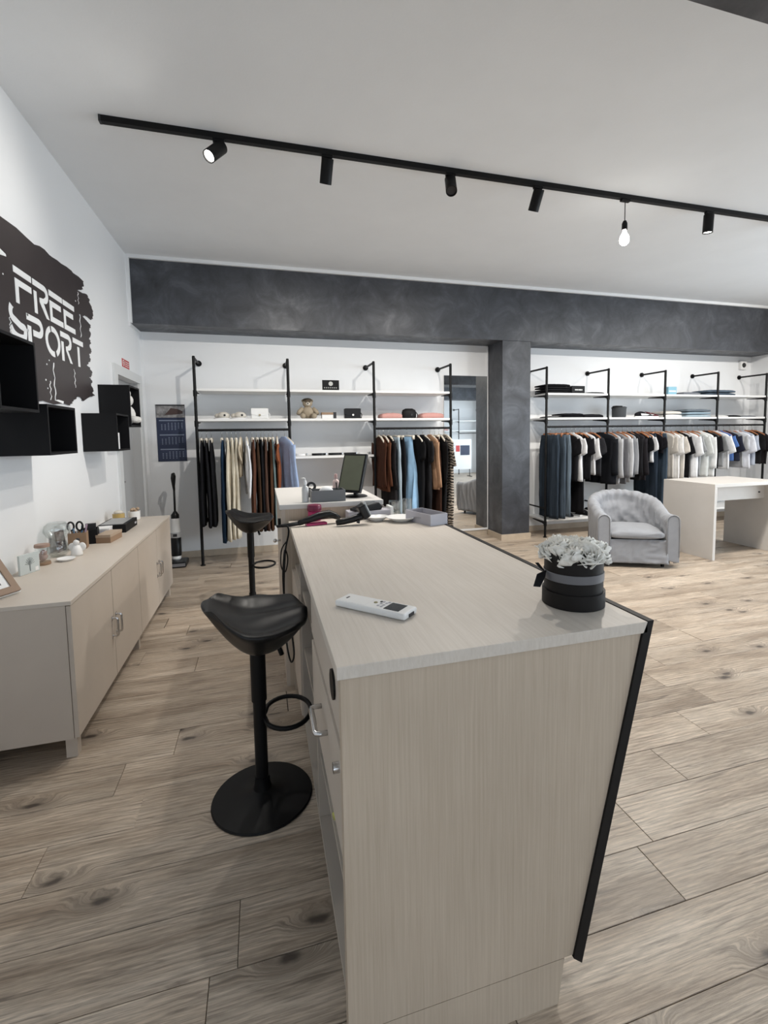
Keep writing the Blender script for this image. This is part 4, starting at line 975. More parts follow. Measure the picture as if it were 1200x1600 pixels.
def sneaker(label, x, y, z, rz, up_mat, sole_mat, grp):
    t = thing('sneaker', label, 'shoe', (x, y, z), rz, grp)
    n = 14; rs = []; rs2 = []
    for i in range(n+1):
        u = i/n; X = -.13+.26*u; w = .040*(math.sin(PI*min(max(u, .02), .98))**.35)*(1.0+.12*math.cos(u*6.28))
        hgt = .075 if u < .3 else (.075-(u-.3)/.7*.048)
        hgt *= (math.sin(PI*min(max(u, .03), .97))**.25)
        rs.append([(X, w*math.cos(a)*.95, .022+hgt*max(0, math.sin(a)) if math.sin(a) > 0 else .020) for a in [2*PI*j/14 for j in range(14)]])
        rs2.append([(X*1.03, w*1.08*math.cos(a), .012+.012*math.copysign(abs(math.sin(a))**.3, math.sin(a))) for a in [2*PI*j/14 for j in range(14)]])
    MB().rings(rs).build('upper', up_mat, t, smooth=True); MB().rings(rs2).build('sole', sole_mat, t, smooth='auto')
    mb = MB()
    for i in range(4): mb.tube([(.0+i*.022, -.022, .078-i*.012), (.0+i*.022, 0, .090-i*.013), (.0+i*.022, .022, .078-i*.012)], .003, 6)
    mb.build('laces', PAPERW, t, smooth=True)
    MB().prism([(-.05, .03), (.03, .03), (.07, .045), (.0, .055), (-.06, .06)], -.0435, -.036, 'y').build('side_stripe', PAPERW, t)
    return t
sneaker('black and white sneaker, left of the pair on the shelf', 5.43, 5.80, Z2, -.25, bkc, PAPERW, 'sneakers on the shelf')
sneaker('dark red and white sneaker, right of the pair on the shelf', 5.58, 5.86, Z2, -.6, cloth((.10, .025, .03)), PAPERW, 'sneakers on the shelf')
pillow_stack('folded_shirt', ['white folded shirt underneath on the second right shelf', 'ivory folded shirt on top beside the pale jeans'], 'clothing', 5.72, 6.03, 5.70, 5.98, Z2, 2, .048, wc, [wc, cloth((.62, .59, .54))], grp='white folds')
pillow_stack('folded_jeans', ['pale blue folded jeans at the bottom of the stack', 'light blue folded jeans in the middle of the stack', 'grey-blue folded jeans on top of the stack'], 'clothing', 6.12, 6.58, 5.70, 5.98, Z2, 3, .042, jl, [jl, cloth((.27, .35, .41)), cloth((.14, .165, .19))], grp='pale folded jeans')
pillow_stack('folded_shirt', 'off-white flat fold right of the fourth post', 'clothing', 6.70, 6.95, 5.72, 5.98, Z2, 1, .03, wc)
pillow_stack('folded_shirt', 'black flat fold on the second shelf near the right end', 'clothing', 6.98, 7.22, 5.72, 5.98, Z2, 1, .035, bkc)
pillow_stack('folded_shirt', 'grey flat fold at the far right end of the second shelf', 'clothing', 7.25, 7.52, 5.72, 5.98, Z2, 1, .028, gr)
for i, (x, y, rz, lab) in enumerate(((4.02, 5.82, -1.5, 'black sneaker first from the left on the bottom shelf'), (4.15, 5.83, -1.45, 'black sneaker second from the left on the bottom shelf'), (4.30, 5.82, -1.6, 'black sneaker third from the left on the bottom shelf'), (4.43, 5.82, -1.5, 'black sneaker fourth from the left on the bottom shelf'), (4.56, 5.83, -1.55, 'black sneaker nearest the armchair on the bottom shelf'))):
    sneaker(lab, x, y, Z4, rz, bkc, BLACKB if i % 2 else PAPERW, 'black sneakers on the bottom shelf')
for k, (a, b, m_, lb) in enumerate(((5.3, 5.62, bkc, 'black fold on the bottom shelf seen under the white table'), (5.70, 6.02, jn, 'blue fold on the bottom shelf seen under the white table'), (6.1, 6.5, cloth((.03, .05, .09)), 'navy fold on the bottom shelf right part'))):
    pillow_stack('folded_jeans', lb, 'clothing', a, b, 5.70, 5.98, Z4, 1, .09, m_)

# small alarm siren in the corner above the rack
al = thing('wall_sensor', 'small white sensor box high in the right-hand corner', 'sensor', (7.66, YB, 2.49))
MB().box(-.06, .06, -.05, 0, -.07, .07).build('housing', WHITEP, al, bevel=.01, recalc=False); MB().lathe([(0, 0), (.04, 0), (.03, .012), (0, .016)], 20).build('lens', DARKG, al, (.0, -.05, .0), (PI/2, 0, 0), smooth='auto')

# ------------------------------------------------------------------ armchair
ar = thing('armchair', 'grey tub armchair with a loose wrinkled slipcover', 'armchair', (3.90, 4.37, 0), math.radians(-24)); ar.scale = (.92, .96, 1.0)
rnd = random.Random(5)
def wr_(x, y, z): return .006*math.sin(x*31+z*17)+.005*math.sin(y*43-z*23+1.3)+.004*math.sin(z*39+x*11)
# local: front is -y. U-shaped shell of arms and back: sweep a profile along the U
from mathutils import noise as mnoise
def crease(x, y, z):
    n = abs(mnoise.noise(Vector((x, y, z)))); return .5*(1-2*n)+1.0*max(0, 1-5*n)**1.5-.3
NP = 110; path = []
for i in range(NP+1):
    t = i/NP
    if t < .24: u = t/.24; path.append((-.36-.012*(1-u), -.36+.40*u, -1, 0))
    elif t > .76: u = (t-.76)/.24; path.append((.36+.012*u, .04-.40*u, 1, 0))
    else:
        a = PI-(t-.24)/.52*PI; path.append((.36*math.cos(a), .04+.32*math.sin(a), math.cos(a), math.sin(a)))
rs = []
for i, (x, y, nx, ny) in enumerate(path):
    t = i/NP; k = math.sin(PI*min(1, max(0, (t-.06)/.88)))**1.5       # 0 at arm fronts, 1 at back
    top = .555+.185*k; lean = .03+.06*k; th_o = .045; th_i = .075
    prof = [(-th_i*.7, .13)]
    for q in range(12):                                               # inner face, bulging like a loose back pad
        z = .27+(top-.10-.27)*q/11; prof.append((-th_i-.05*k*math.sin(PI*(q/11)**.8), z))
    for q in range(9):                                                # rolled top
        a = PI-PI*q/8; prof.append((-.012+(th_i-.005)*math.cos(a) if math.cos(a) < 0 else -.012+(th_o+.012)*math.cos(a), top-.055+.062*math.sin(a)))
    for q in range(1, 11):
        z = top-.06-(top-.06-.055)*q/10; prof.append((th_o+.022*max(0, (q-6)/4)**2, z))
    prof += [(th_o-.01, .055), (0, .10)]
    ring = []
    for (d, z) in prof:
        dd = d+lean*(z-.1); px, py = x+nx*dd, y+ny*dd; g = max(0, min(1, (z-.42)/.22)); wv = 0
        if d < -.01 and z > .26:
            wv = .014*k*g*math.sin(t*135+3*math.sin(t*29)) + .030*k*crease(t*9+z*3, z*7, 2.0)*(1-.35*g) + .018*(1-k)*crease(t*12, z*6, 5.)
        elif d > .01:
            wv = .016*crease(t*18+z*2, z*3.2, 9.)*(1-.35*g)
        zz = z+(.006*k*math.sin(t*150+2*math.sin(t*37)) if z > top-.06 else 0)
        ring.append((px-nx*wv, py-ny*wv, zz))
    rs.append(ring)
MB().rings(rs).build('back_and_arms', CHAIRM, ar, smooth=True)
# rounded arm fronts with piping
for s in (-1, 1):
    pts = []
    for i in range(17):
        a = -.5+ (PI+1.0)*i/16
        pts.append((s*.372+.066*math.cos(a), -.385, .50+.060*math.sin(a)))
    pr = [(s*.372-.062, .08), (s*.372+.075, .06)] + [(s*.372+.066*math.cos(a), .50+.062*math.sin(a)) for a in [PI*j/10 for j in range(11)]]
    MB().prism(pr, -.385, -.345, 'y').build('arm_front', CHAIRM, ar, smooth='auto', bevel=.012)
    MB().tube([(s*.372+.068, -.383, .12)]+[(s*.372+.066*math.cos(a), -.386, .50+.062*math.sin(a)) for a in [PI*j/10 for j in range(11)]]+[(s*.372-.064, -.383, .14)], .005, 6).build('piping', CHAIRM, ar, smooth=True)
# cushion
n = 18; top_ = []; mb = MB()
rs = []
for i in range(n+1):
    t = i/n; y = -.40+.60*t; wq = .292*(1-.30*max(0, (t-.45)/.55)**2); ring = []
    e = (math.sin(PI*min(max(t, .02), .98)))**.3
    for j in range(24):
        a = 2*PI*j/24; c, s_ = math.cos(a), math.sin(a)
        X = wq*math.copysign(abs(c)**.45, c)
        zz = .345+.062*e*math.copysign(abs(s_)**.55, s_)+(.018*math.cos(X*4)*math.sin(PI*t) if s_ > 0 else 0)
        ring.append((X, y+.008*math.sin(X*20), zz+.4*wr_(X, y, zz)+.006*crease(X*5, y*6, 7.)))
    rs.append(ring)
mb.rings(rs).build('seat_cushion', CHAIRM, ar, smooth=True, sub=1)
# front skirt with creases
NX, NZ = 40, 14; v = []; f = []
for i in range(NX+1):
    for j in range(NZ+1):
        x = -.318+.636*i/NX; z = .05+.25*j/NZ
        y = -.358-.014*crease(x*5+z*5, z*9-x*4, 3.)*(.4+.6*max(0, x/.32))-.03*(1-j/NZ)**2*(.5+.5*(x/.32))
        v.append((x*(1+.03*(1-j/NZ)), y, z))
for i in range(NX):
    for j in range(NZ): a = i*(NZ+1)+j; f.append((a, a+NZ+1, a+NZ+2, a+1))
sk = MB().add(v, f).build('front_skirt', CHAIRM, ar, smooth=True); so = sk.modifiers.new('solid', 'SOLIDIFY'); so.thickness = .012; so.offset = 0
MB().box(-.36, .36, -.34, .34, .045, .29).build('base_frame', flat('dark_base', (.02, .02, .02), .8), ar, recalc=False)
for x in (-.30, .30):
    for y in (-.30, .28): MB().lathe([(.018, 0), (.024, .05)], 12, (x, y, 0)).build('foot', BLACKM, ar, smooth='auto')

# ------------------------------------------------------------------ white table
tbx = thing('display_table', 'pale panel-legged display table at the right edge', 'table', (5.25, 4.36, 0))
P4 = lambda o: part(o, tbx)
TX0, TX1, TY0, TY1, TZ = 4.73, 5.75, 4.01, 4.70, .844
P4(B('table_top', TX0, TX1, TY0, TY1, TZ-.036, TZ, TABLE_M, bevel=.0015))
P4(B('side_panel', TX0, TX0+.036, TY0, TY1, 0, TZ-.036, TABLE_M, bevel=.0015))
P4(B('side_panel', TX1-.036, TX1, TY0, TY1, 0, TZ-.036, TABLE_M, bevel=.0015))
ap = P4(B('drawer', TX0+.036, TX1-.036, 4.20, 4.22, .625, TZ-.036, TABLE_M))
MB().tube([(5.62, 4.20, .70), (5.62, 4.188, .70)], .009, 12).build('knob', DARKG, ap, smooth='auto')

# ------------------------------------------------------------------ things on the counter
CT = CZ+.0008
# hat box with white paper roses
hb = thing('flower_box', 'round black hat box full of white roses on the counter corner', 'flower box', (.818, 1.112, CT)); hb.scale = (1.07, 1.07, 1.14)
R0 = .0735
MB().lathe([(0, 0), (R0+.004, 0), (R0+.004, .036), (R0, .036), (R0, .037), (0, .037)], 48).build('lid_base', HATBOX, hb, smooth='auto')
MB().lathe([(R0-.001, .036), (R0-.001, .132), (R0-.004, .132), (R0-.004, .05)], 48, cap0=False, cap1=False).build('box_wall', HATBOX, hb, smooth='auto')
MB().lathe([(R0, .062), (R0+.001, .063), (R0+.001, .081), (R0, .082)], 48, cap0=False, cap1=False).build('ribbon', RIBBON, hb, smooth='auto')
MB().add([(-.073, .01, .082), (-.105, .0, .078), (-.118, -.004, .05), (-.098, -.002, .046), (-.078, .006, .068)], [(0, 1, 2, 3, 4)]).add([(-.073, .01, .076), (-.09, .02, .10), (-.10, .02, .10), (-.085, .02, .085)], [(0, 1, 2, 3)]).build('bow', BLACKB, hb).modifiers.new('s', 'SOLIDIFY').thickness = .002
MB().lathe([(0, .105), (R0-.006, .105), (R0-.006, .112), (0, .112)], 32).build('foam', PETAL, hb, smooth='auto')
rr_ = random.Random(11)
def rose(seed):
    q = random.Random(seed); mb = MB()
    for ring_, (n, r, h, tilt) in enumerate(((3, .006, .026, .1), (4, .011, .026, .3), (5, .017, .024, .55), (6, .023, .020, .9))):
        for k in range(n):
            a = 2*PI*k/n+ring_*.7+q.uniform(-.2, .2); v = []; f = []; W = r*1.25+.004
            for i in range(5):
                for j in range(5):
                    s_ = (i/4-.5)*2; t = j/4
                    wd_ = W*math.sin(PI*(.25+.6*t))*(1.05)
                    out_ = r*.6+t*t*math.sin(tilt)*h*1.0+.004*t*t*abs(s_)
                    x = out_-abs(s_)**2*W*.35; y = s_*wd_; z = h*t*math.cos(tilt*.7)+.003*math.sin(s_*5+seed)+q.uniform(-.001, .001)
                    v.append((x*math.cos(a)-y*math.sin(a), x*math.sin(a)+y*math.cos(a), z))
            for i in range(4):
                for j in range(4): b = i*5+j; f.append((b, b+5, b+6, b+1))
            mb.add(v, f)
    return mb
spots = [(0, 0, .008)] + [(.036*math.cos(a), .036*math.sin(a), .006) for a in [2*PI*k/6 for k in range(6)]] + [(.060*math.cos(a), .060*math.sin(a), -.002) for a in [2*PI*(k+.5)/10 for k in range(10)]]
rm = [rose(s).build('rose', PETAL, hb, smooth=True, recalc=False) for s in range(3)]
for o in rm: o.modifiers.new('s', 'SOLIDIFY').thickness = .0006
for i, (x, y, dz) in enumerate(spots):
    o = rm[i] if i < 3 else rm[i % 3].copy()
    if i >= 3: COL.objects.link(o); o.parent = hb
    tl = .55*math.hypot(x, y)/.06; a = math.atan2(y, x)
    o.location = (x, y, .118+dz+.004*math.sin(i*2.3)); o.rotation_euler = (-tl*math.sin(a), tl*math.cos(a), i*1.3); s = rr_.uniform(.95, 1.2); o.scale = (s, s, s)
lf = MB()
for k in range(26):
    a = rr_.uniform(0, 6.28); r = rr_.uniform(.05, .078); p = Vector((r*math.cos(a), r*math.sin(a), .125)); d = Vector((math.cos(a+rr_.uniform(-.6, .6)), math.sin(a+rr_.uniform(-.6, .6)), rr_.uniform(.2, 1.2))).normalized()
    lf.tube([tuple(p), tuple(p+d*.012), tuple(p+d*.024+Vector((0, 0, -.002)))], [.0016, .0032, .0006], 5)
lf.build('paper_fringe', PETAL, hb, smooth=True)
# remote control
rc = thing('remote_control', 'white air-conditioner remote control lying on the counter', 'remote control', (.28, 1.225, CT), math.atan2(1.15-1.315, .357-.205))
MB().box(-.112, .112, -.034, .034, 0, .018).build('case', WHITEP, rc, bevel=.006, recalc=False, bseg=3)
MB().box(.042, .088, -.024, .024, .0178, .0188).build('display', LCD, rc, recalc=False)
MB().box(-.105, -.016, -.028, .028, .0178, .0184).build('battery_cover', WHITEP, rc, recalc=False)
MB().box(-.093, -.088, -.007, .007, .0183, .0190).build('brand_mark', DARKG, rc, recalc=False)
MB().lathe([(0, 0), (.0055, 0), (.005, .0015), (0, .0015)], 16, (.0, .004, .0180)).build('button', flat('olive_button', (.25, .22, .10), .5), rc, smooth='auto')
for x, y in ((.018, -.012), (.018, .004), (.018, .018), (.030, -.014), (.030, -.002), (.030, .012), (.034, .021), (.011, .016)):
    MB().box(x-.003, x+.003, y-.0035, y+.0035, .0180, .0193).build('button', GREYP if (x*1000) % 2 < 1 else DARKG, rc, recalc=False)
MB().box(.111, .1145, -.012, .012, .004, .012).build('infrared_window', DARKG, rc, recalc=False)
# grey open box
gb = thing('open_box', 'open lilac-grey cardboard box at the far right of the counter', 'box', (.838, 2.40, CT), math.atan2(2.337-2.309, .9-.807)+.0)
for x0, x1, y0, y1 in ((-.055, .055, -.115, -.111), (-.055, .055, .111, .115), (-.055, -.051, -.111, .111), (.051, .055, -.111, .111)):
    MB().box(x0, x1, y0, y1, 0, .058).build('side_wall', GREYP, gb, recalc=False)
MB().box(-.0545, .0545, -.1145, .1145, 0, .003).build('bottom', flat('grey_card_inside', (.22, .21, .2), .7), gb, recalc=False)
mb = MB()
for i in range(5): mb.box(-.0556, -.055, .03-i*.014, .038-i*.014, .022+.001*i, .030+.001*i)
mb.build('printed_mark', flat('faint_print', (.32, .31, .34), .6), gb, recalc=False)
# saucers
def saucer(label, x, y, z, r, mat=WHITEP):
    o = MB().lathe([(0, 0), (r*.55, 0), (r*.6, .003), (r, .022), (r+.002, .024), (r*.98, .0245), (r*.58, .006), (0, .005)], 40).build('saucer', mat, None, (x, y, z), smooth='auto')
    return tag(o, label, 'plate', 'white saucers on the counter')
saucer('white saucer nearest the grey box on the counter', .722, 2.475, CT, .082)
saucer('small white saucer between scanner and larger saucer', .600, 2.535, CT+.0, .06)
# barcode scanner
bs = thing('barcode_scanner', 'black handheld barcode scanner with grey head lying on its side', 'scanner', (.445, 2.45, CT), .12)
MB().tube([(-.085, .0, .018), (-.05, .0, .022), (.0, .0, .030), (.045, .0, .040), (.07, .0, .046)], [.014, .017, .018, .020, .021], 14).build('grip', BLACKP, bs, smooth=True)
MB().box(.055, .098, -.03, .03, .0, .078, T(.01, 0, 0) @ Matrix.Rotation(-.45, 4, 'Y')).build('head', BLACKP, bs, bevel=.008, recalc=False)
MB().box(.080, .094, -.026, .026, .004, .088, T(.018, 0, .004) @ Matrix.Rotation(-.45, 4, 'Y')).build('window_bezel', flat('light_grey_plastic', (.42, .43, .42), .4), bs, bevel=.003, recalc=False)
MB().tube([(.02, -.018, .020), (.035, -.022, .016)], .008, 8).build('trigger', DARKG, bs, smooth=True)
# tagging gun / curling tool with cable
hg = thing('handheld_tool', 'black handheld tool with a cable at the left end of the counter', 'tool', (.26, 2.52, CT), .2)
MB().tube([(-.09, 0, .017), (-.04, 0, .030), (.02, 0, .046), (.075, 0, .052), (.11, 0, .040), (.135, 0, .022)], [.013, .017, .021, .022, .018, .012], 14).build('body', BLACKP, hg, smooth=True)
MB().tube([(-.20, .01, .010), (-.13, .005, .013), (-.085, 0, .018)], [.007, .011, .012], 10).build('cable_sleeve', BLACKP, hg, smooth=True)
MB().box(-.05, .06, -.02, .02, 0, .012).build('foot_plate', PINK, hg, bevel=.002, recalc=False)
cable = MB().tube(spline([(.085, 2.49, CZ+.012), (.115, 2.475, CZ+.010), (.118, 2.47, CZ-.03), (.100, 2.46, .85), (.088, 2.45, .70), (.085, 2.44, .52), (.090, 2.41, .38), (.105, 2.36, .31), (.120, 2.33, .36), (.112, 2.38, .47), (.10, 2.44, .58)]), .0045, 8)
tag(cable.build('power_cable', BLACKM, smooth=True), 'black power cable dangling down the left side of the counter', 'cable')
tag(MB().tube(spline([(.112, 2.62, .86), (.085, 2.60, .82), (.08, 2.58, .74), (.10, 2.565, .71), (.115, 2.56, .78), (.10, 2.55, .83), (.085, 2.53, .70), (.088, 2.50, .52)]), .0035, 8).build('thin_cable', BLACKM, smooth=True), 'thin black cable looped beside the cash desk', 'cable')
# pink jar
pj = thing('pink_jar', 'magenta plastic jar with dark lid at the end of the counter', 'jar', (.272, 2.66, CT))
MB().lathe([(0, 0), (.034, 0), (.036, .005), (.036, .05), (.030, .056), (0, .056)], 28).build('body', PINK, pj, smooth='auto')
MB().lathe([(0, .056), (.038, .056), (.04, .06), (.039, .082), (.034, .088), (0, .088)], 28).build('lid', flat('dark_magenta', (.16, .015, .05), .35), pj, smooth='auto')
# lilac tray with card terminal on it
tr_ = thing('desk_tray', 'lilac-grey desk tray in front of the monitor', 'tray', (.575, 2.642, CT), .02)
MB().box(-.125, .125, -.045, .045, 0, .045).build('tray_body', GREYP, tr_, bevel=.004, recalc=False)
MB().box(.118, .135, -.046, .046, 0, .062).build('white_end', WHITEP, tr_, bevel=.002, recalc=False)
ctm = thing('card_terminal', 'black card terminal resting on the lilac tray', 'card terminal', (.565, 2.635, CT+.0455), .25)
MB().prism([(-.09, 0), (.075, 0), (.085, .018), (.06, .042), (-.02, .028), (-.09, .014)], -.036, .036, 'y').build('body', BLACKP, ctm, bevel=.004)
MB().prism([(-.015, .0295), (.05, .0412), (.05, .0418), (-.015, .0301)], -.028, .028, 'y').build('display', LCD, ctm)
mb = MB()
for i in range(4):
    for j in range(3): mb.box(-.078+i*.014, -.068+i*.014, -.022+j*.016, -.010+j*.016, .016+i*.003, .020+i*.003)
mb.build('keypad', DARKG, ctm, recalc=False)
tag(MB().lathe([(0, 0), (.030, 0), (.032, .002), (.035, .085), (.033, .085), (.030, .004), (0, .004)], 24).build('drinking_glass', GLASS, None, (.735, 2.66, CT), smooth='auto'), 'clear drinking glass behind the saucers', 'glass')
tag(MB().lathe([(0, 0), (.026, 0), (.028, .002), (.030, .095), (.028, .095), (.026, .004), (0, .004)], 24).build('drinking_glass', GLASS, None, (.81, 2.655, CT), smooth='auto'), 'taller clear glass at the far counter edge', 'glass')
# monitor on cash desk
mo = thing('monitor', 'touch-screen till monitor with greenish display, turned aside', 'monitor', (.535, 2.89, RZ1+.0006), math.radians(-46))
Mm = T(0, 0, .145) @ Matrix.Rotation(math.radians(-20), 4, 'X')
MB().box(-.085, .085, -.010, .010, -.120, .125, Mm).build('bezel', BLACKP, mo, bevel=.004, recalc=False)
MB().box(-.074, .074, -.0115, -.0101, -.106, .113, Mm).build('screen', SCREEN, mo, recalc=False)
MB().box(-.06, .06, .0101, .055, -.10, .09, Mm).build('rear_housing', BLACKP, mo, bevel=.012, recalc=False)
MB().lathe([(0, 0), (.07, 0), (.072, .004), (.06, .01), (.016, .014), (.014, .07), (0, .07)], 28, (.0, .03, 0)).build('stand', BLACKP, mo, smooth='auto')
# organiser and bottles on the cash desk
og = thing('desk_organiser', 'grey desk organiser crammed with small items on the cash desk', 'organiser', (.365, 2.80, RZ1+.0006)); og.scale = (1.3, 1.2, 1.3)
for x0, x1, y0, y1 in ((-.075, .075, -.05, -.046), (-.075, .075, .046, .05), (-.075, -.071, -.046, .046), (.071, .075, -.046, .046)):
    MB().box(x0, x1, y0, y1, 0, .05).build('side_wall', flat('mid_grey_plastic', (.15, .155, .16), .5) if 'mid_grey_plastic' not in MATS else MATS['mid_grey_plastic'], og, recalc=False)
MB().box(-.0745, .0745, -.0495, .0495, 0, .003).build('bottom', DARKG, og, recalc=False)
def bottle(label, x, y, z, r, h, mat, capm, group=None, pump=False):
    t = thing('bottle', label, 'bottle', (x, y, z), 0, group)
    MB().lathe([(0, 0), (r*.95, 0), (r, .004), (r, h*.62), (r*.85, h*.70), (r*.4, h*.76), (r*.38, h*.82), (0, h*.82)], 24).build('body', mat, t, smooth='auto')
    MB().lathe([(0, h*.80), (r*.48, h*.80), (r*.48, h*.93), (r*.3, h), (0, h)], 20).build('cap', capm, t, smooth='auto')
    if pump: MB().tube([(0, 0, h), (0, 0, h*1.1), (-r*1.1, 0, h*1.1)], r*.18, 8).build('pump', capm, t, smooth=True)
    return t
bottle('clear bottle with white pump at the left of the cash desk', .235, 2.775, RZ1+.0006, .020, .125, flat('frosted_bottle', (.55, .56, .56), .25), WHITEP, None, True)
bottle('pink-capped nail polish bottle in front of the rack', .445, 2.99, RZ1+.0006, .022, .14, flat('rose_bottle', (.62, .48, .46), .3), flat('rose_cap', (.60, .40, .38), .35))
tg = thing('tape_dispenser', 'black tape dispenser with a roll on the cash desk', 'tape dispenser', (.300, 2.99, RZ1+.0006))
MB().prism([(-.05, 0), (.05, 0), (.05, .02), (.02, .035), (-.02, .06), (-.05, .04)], -.015, .015, 'y').build('body', BLACKP, tg, bevel=.003)
MB().lathe([(.016, -.010), (.03, -.010), (.03, .010), (.016, .010)], 24, (0, 0, 0), cap0=False, cap1=False).build('tape_roll', DARKG, tg, (-.01, 0, .065), (PI/2, 0, 0), smooth='auto')
tag(MB().ball((0, 0, 0), .044, sq=(1, .6, .9)).build('cotton_pad', PAPERW, None, (.358, 2.80, RZ1+.0046+.0415), smooth=True), 'white rounded tissue bundle in the grey organiser', 'tissue')
tag(MB().tube([(0, 0, 0), (-.008, .0, .10)], .0035, 8).build('pen', BLACKM, None, (.425, 2.79, RZ1+.0050), smooth=True), 'dark pen standing in the grey organiser', 'pen')
# things in counter shelves
bottle('dark bottle with blue cap in the counter shelf', .22, 1.95, .7225, .033, .19, BLACKP, BLUEC)
tag(B('paper_note', .165, .23, 1.44, 1.56, .7728, .7734, PAPERW), 'white slip of paper lying in the counter shelf', 'paper')
bpy.data.objects['paper_note'].location = (0, .22, -.05)
tag(MB().tube([(.16, 1.22, .128), (.22, 1.24, .128), (.28, 1.27, .126)], [.010, .018, .014], 12).build('yellow_marker', YEL, None, (0, .05, .34-.1085), smooth=True), 'yellow-green marker lying inside the open counter compartment', 'marker')
B('compartment_shelf', CX0+.02, .60, CY0+.03, 1.578, .322, .338, LAM_IN, ct).matrix_parent_inverse = Matrix.Translation(-ct.location)
tag(MB().lathe([(0, 0), (.03, 0), (.03, .10), (0, .10)], 20).build('dark_tin', flat('maroon_tin', (.05, .02, .025), .4), None, (.24, 1.75, .4525), smooth='auto', bevel=.004), 'small dark tin on the lower counter shelf', 'tin')

# ------------------------------------------------------------------ things on the sideboard
S0 = SZ+.0006
pf = thing('picture_frame', 'wooden photo frame leaning back at the near end of the sideboard', 'photo frame', (-1.15, 2.43, S0), math.radians(62))
Mf = T(0, 0, .012) @ Matrix.Rotation(math.radians(-38), 4, 'X')
MB().box(-.13, .13, -.012, .0, 0, .03, Mf).box(-.13, .13, -.012, .0, .17, .20, Mf).box(-.13, -.10, -.012, 0, .03, .17, Mf).box(.10, .13, -.012, 0, .03, .17, Mf).build('frame', WOODF, pf, recalc=False)
MB().box(-.10, .10, -.006, -.002, .03, .17, Mf).build('mat_board', PAPERW, pf, recalc=False)
MB().box(-.07, .07, -.0075, -.006, .05, .15, Mf).build('photo', flat('photo_dark', (.07, .065, .07), .4, vary=.8, vscale=30), pf, recalc=False)
MB().box(-.134, .134, 0, .006, -.004, .204, Mf).build('back_board', WHITEP, pf, recalc=False)
gc = thing('glass_card', 'square glass ornament with a white tree print', 'ornament', (-1.20, 2.92, S0), math.radians(68))
MB().box(-.06, .06, -.006, .006, 0, .105).build('glass_plate', flat('pale_glass', (.55, .60, .60), .15), gc, bevel=.001, recalc=False)
tw = MB().tube([(0, -.0065, .012), (0, -.0065, .05)], .003, 6)
for a in range(-4, 5): tw.tube([(0, -.0066, .045), (.028*math.sin(a*.33), -.0066, .045+.040*math.cos(a*.33))], .0014, 5)
tw.build('tree_print', flat('tree_print_grey', (.30, .33, .33), .5), gc)
MB().box(.03, .05, -.0075, -.006, .006, .026).build('label_sticker', PAPERW, gc, recalc=False)
jr = thing('storage_jar', 'small glass jar with wooden lid and base', 'jar', (-1.205, 3.10, S0))
MB().lathe([(0, 0), (.036, 0), (.038, .004), (.036, .016), (0, .016)], 28).build('wood_base', KRAFT, jr, smooth='auto')
MB().lathe([(.032, .016), (.034, .02), (.034, .095), (.031, .10)], 28, cap0=False, cap1=False).build('glass_wall', GLASS, jr, smooth='auto')
MB().ball((0, 0, .045), .024).ball((.01, -.012, .07), .016).build('dried_flowers', flat('dried_rose', (.42, .30, .27), .8), jr, smooth=True)
MB().lathe([(0, .10), (.037, .10), (.038, .104), (.036, .116), (0, .116)], 28).build('lid', flat('lid_wood', (.34, .23, .18), .5), jr, smooth='auto')
vs = thing('glass_vase', 'clear bubble glass vase next to the pencil cup', 'vase', (-1.20, 3.30, S0))
MB().lathe([(0, 0), (.035, 0), (.055, .02), (.060, .05), (.045, .085), (.038, .10), (.055, .12), (.072, .15), (.066, .185), (.045, .205), (.042, .204), (.062, .184), (.068, .15), (.052, .122), (.035, .10), (.042, .085), (.056, .05), (.05, .022), (0, .006)], 32).build('vase_body', GLASS, vs, smooth=True)
an = thing('angel_figurine', 'small white figurine beside the glass vase', 'figurine', (-1.095, 3.275, S0))
MB().lathe([(0, 0), (.030, 0), (.032, .012), (.026, .04), (.018, .06), (.0, .066)], 24).build('robe', WHITEP, an, smooth=True)
MB().ball((0, 0, .080), .017).build('head', WHITEP, an, smooth=True)
for s in (-1, 1): MB().ball((s*.026, .012, .05), .022, sq=(1, .4, 1.2)).build('wing', WHITEP, an, smooth=True)
MB().ball((.006, .008, .093), .012).build('hair', DARKG, an, smooth=True)
tag(MB().lathe([(0, 0), (.035, 0), (.048, .012), (.046, .014), (.033, .004), (0, .004)], 28).build('dish', WHITEP, None, (-1.115, 3.165, S0), smooth='auto'), 'small white dish in front of the figurine', 'dish')
pc = thing('pencil_cup', 'brown pencil cup with scissors and pens', 'pencil cup', (-1.155, 3.495, S0), .15)
for x0, x1, y0, y1 in ((-.05, .05, -.04, -.036), (-.05, .05, .036, .04), (-.05, -.046, -.036, .036), (.046, .05, -.036, .036)):
    MB().box(x0, x1, y0, y1, 0, .105).build('side_wall', KRAFT, pc, recalc=False)
MB().box(-.0495, .0495, -.0395, .0395, 0, .003).build('bottom', KRAFT, pc, recalc=False)
S1 = S0+.0036
for i, (x, y, dx, dy, h, m_, lab) in enumerate(((-.03, .0, -.02, .0, .135, WHITEP, 'white pen in the pencil cup'), (.005, .01, .015, .01, .14, BLUEC, 'blue pen in the pencil cup'), (.025, -.01, .03, -.0, .15, flat('mauve', (.36, .27, .36), .5), 'mauve pen leaning in the pencil cup'), (-.005, -.02, -.01, -.01, .13, flat('steel_blue', (.12, .2, .3), .5), 'steel blue pen in the pencil cup'))):
    tag(MB().tube([(0, 0, 0), (dx, dy, h)], [.005, .006], 8).build('pen', m_, None, (-1.155+x, 3.495+y, S1), smooth='auto'), lab, 'pen', 'pens in the pencil cup')
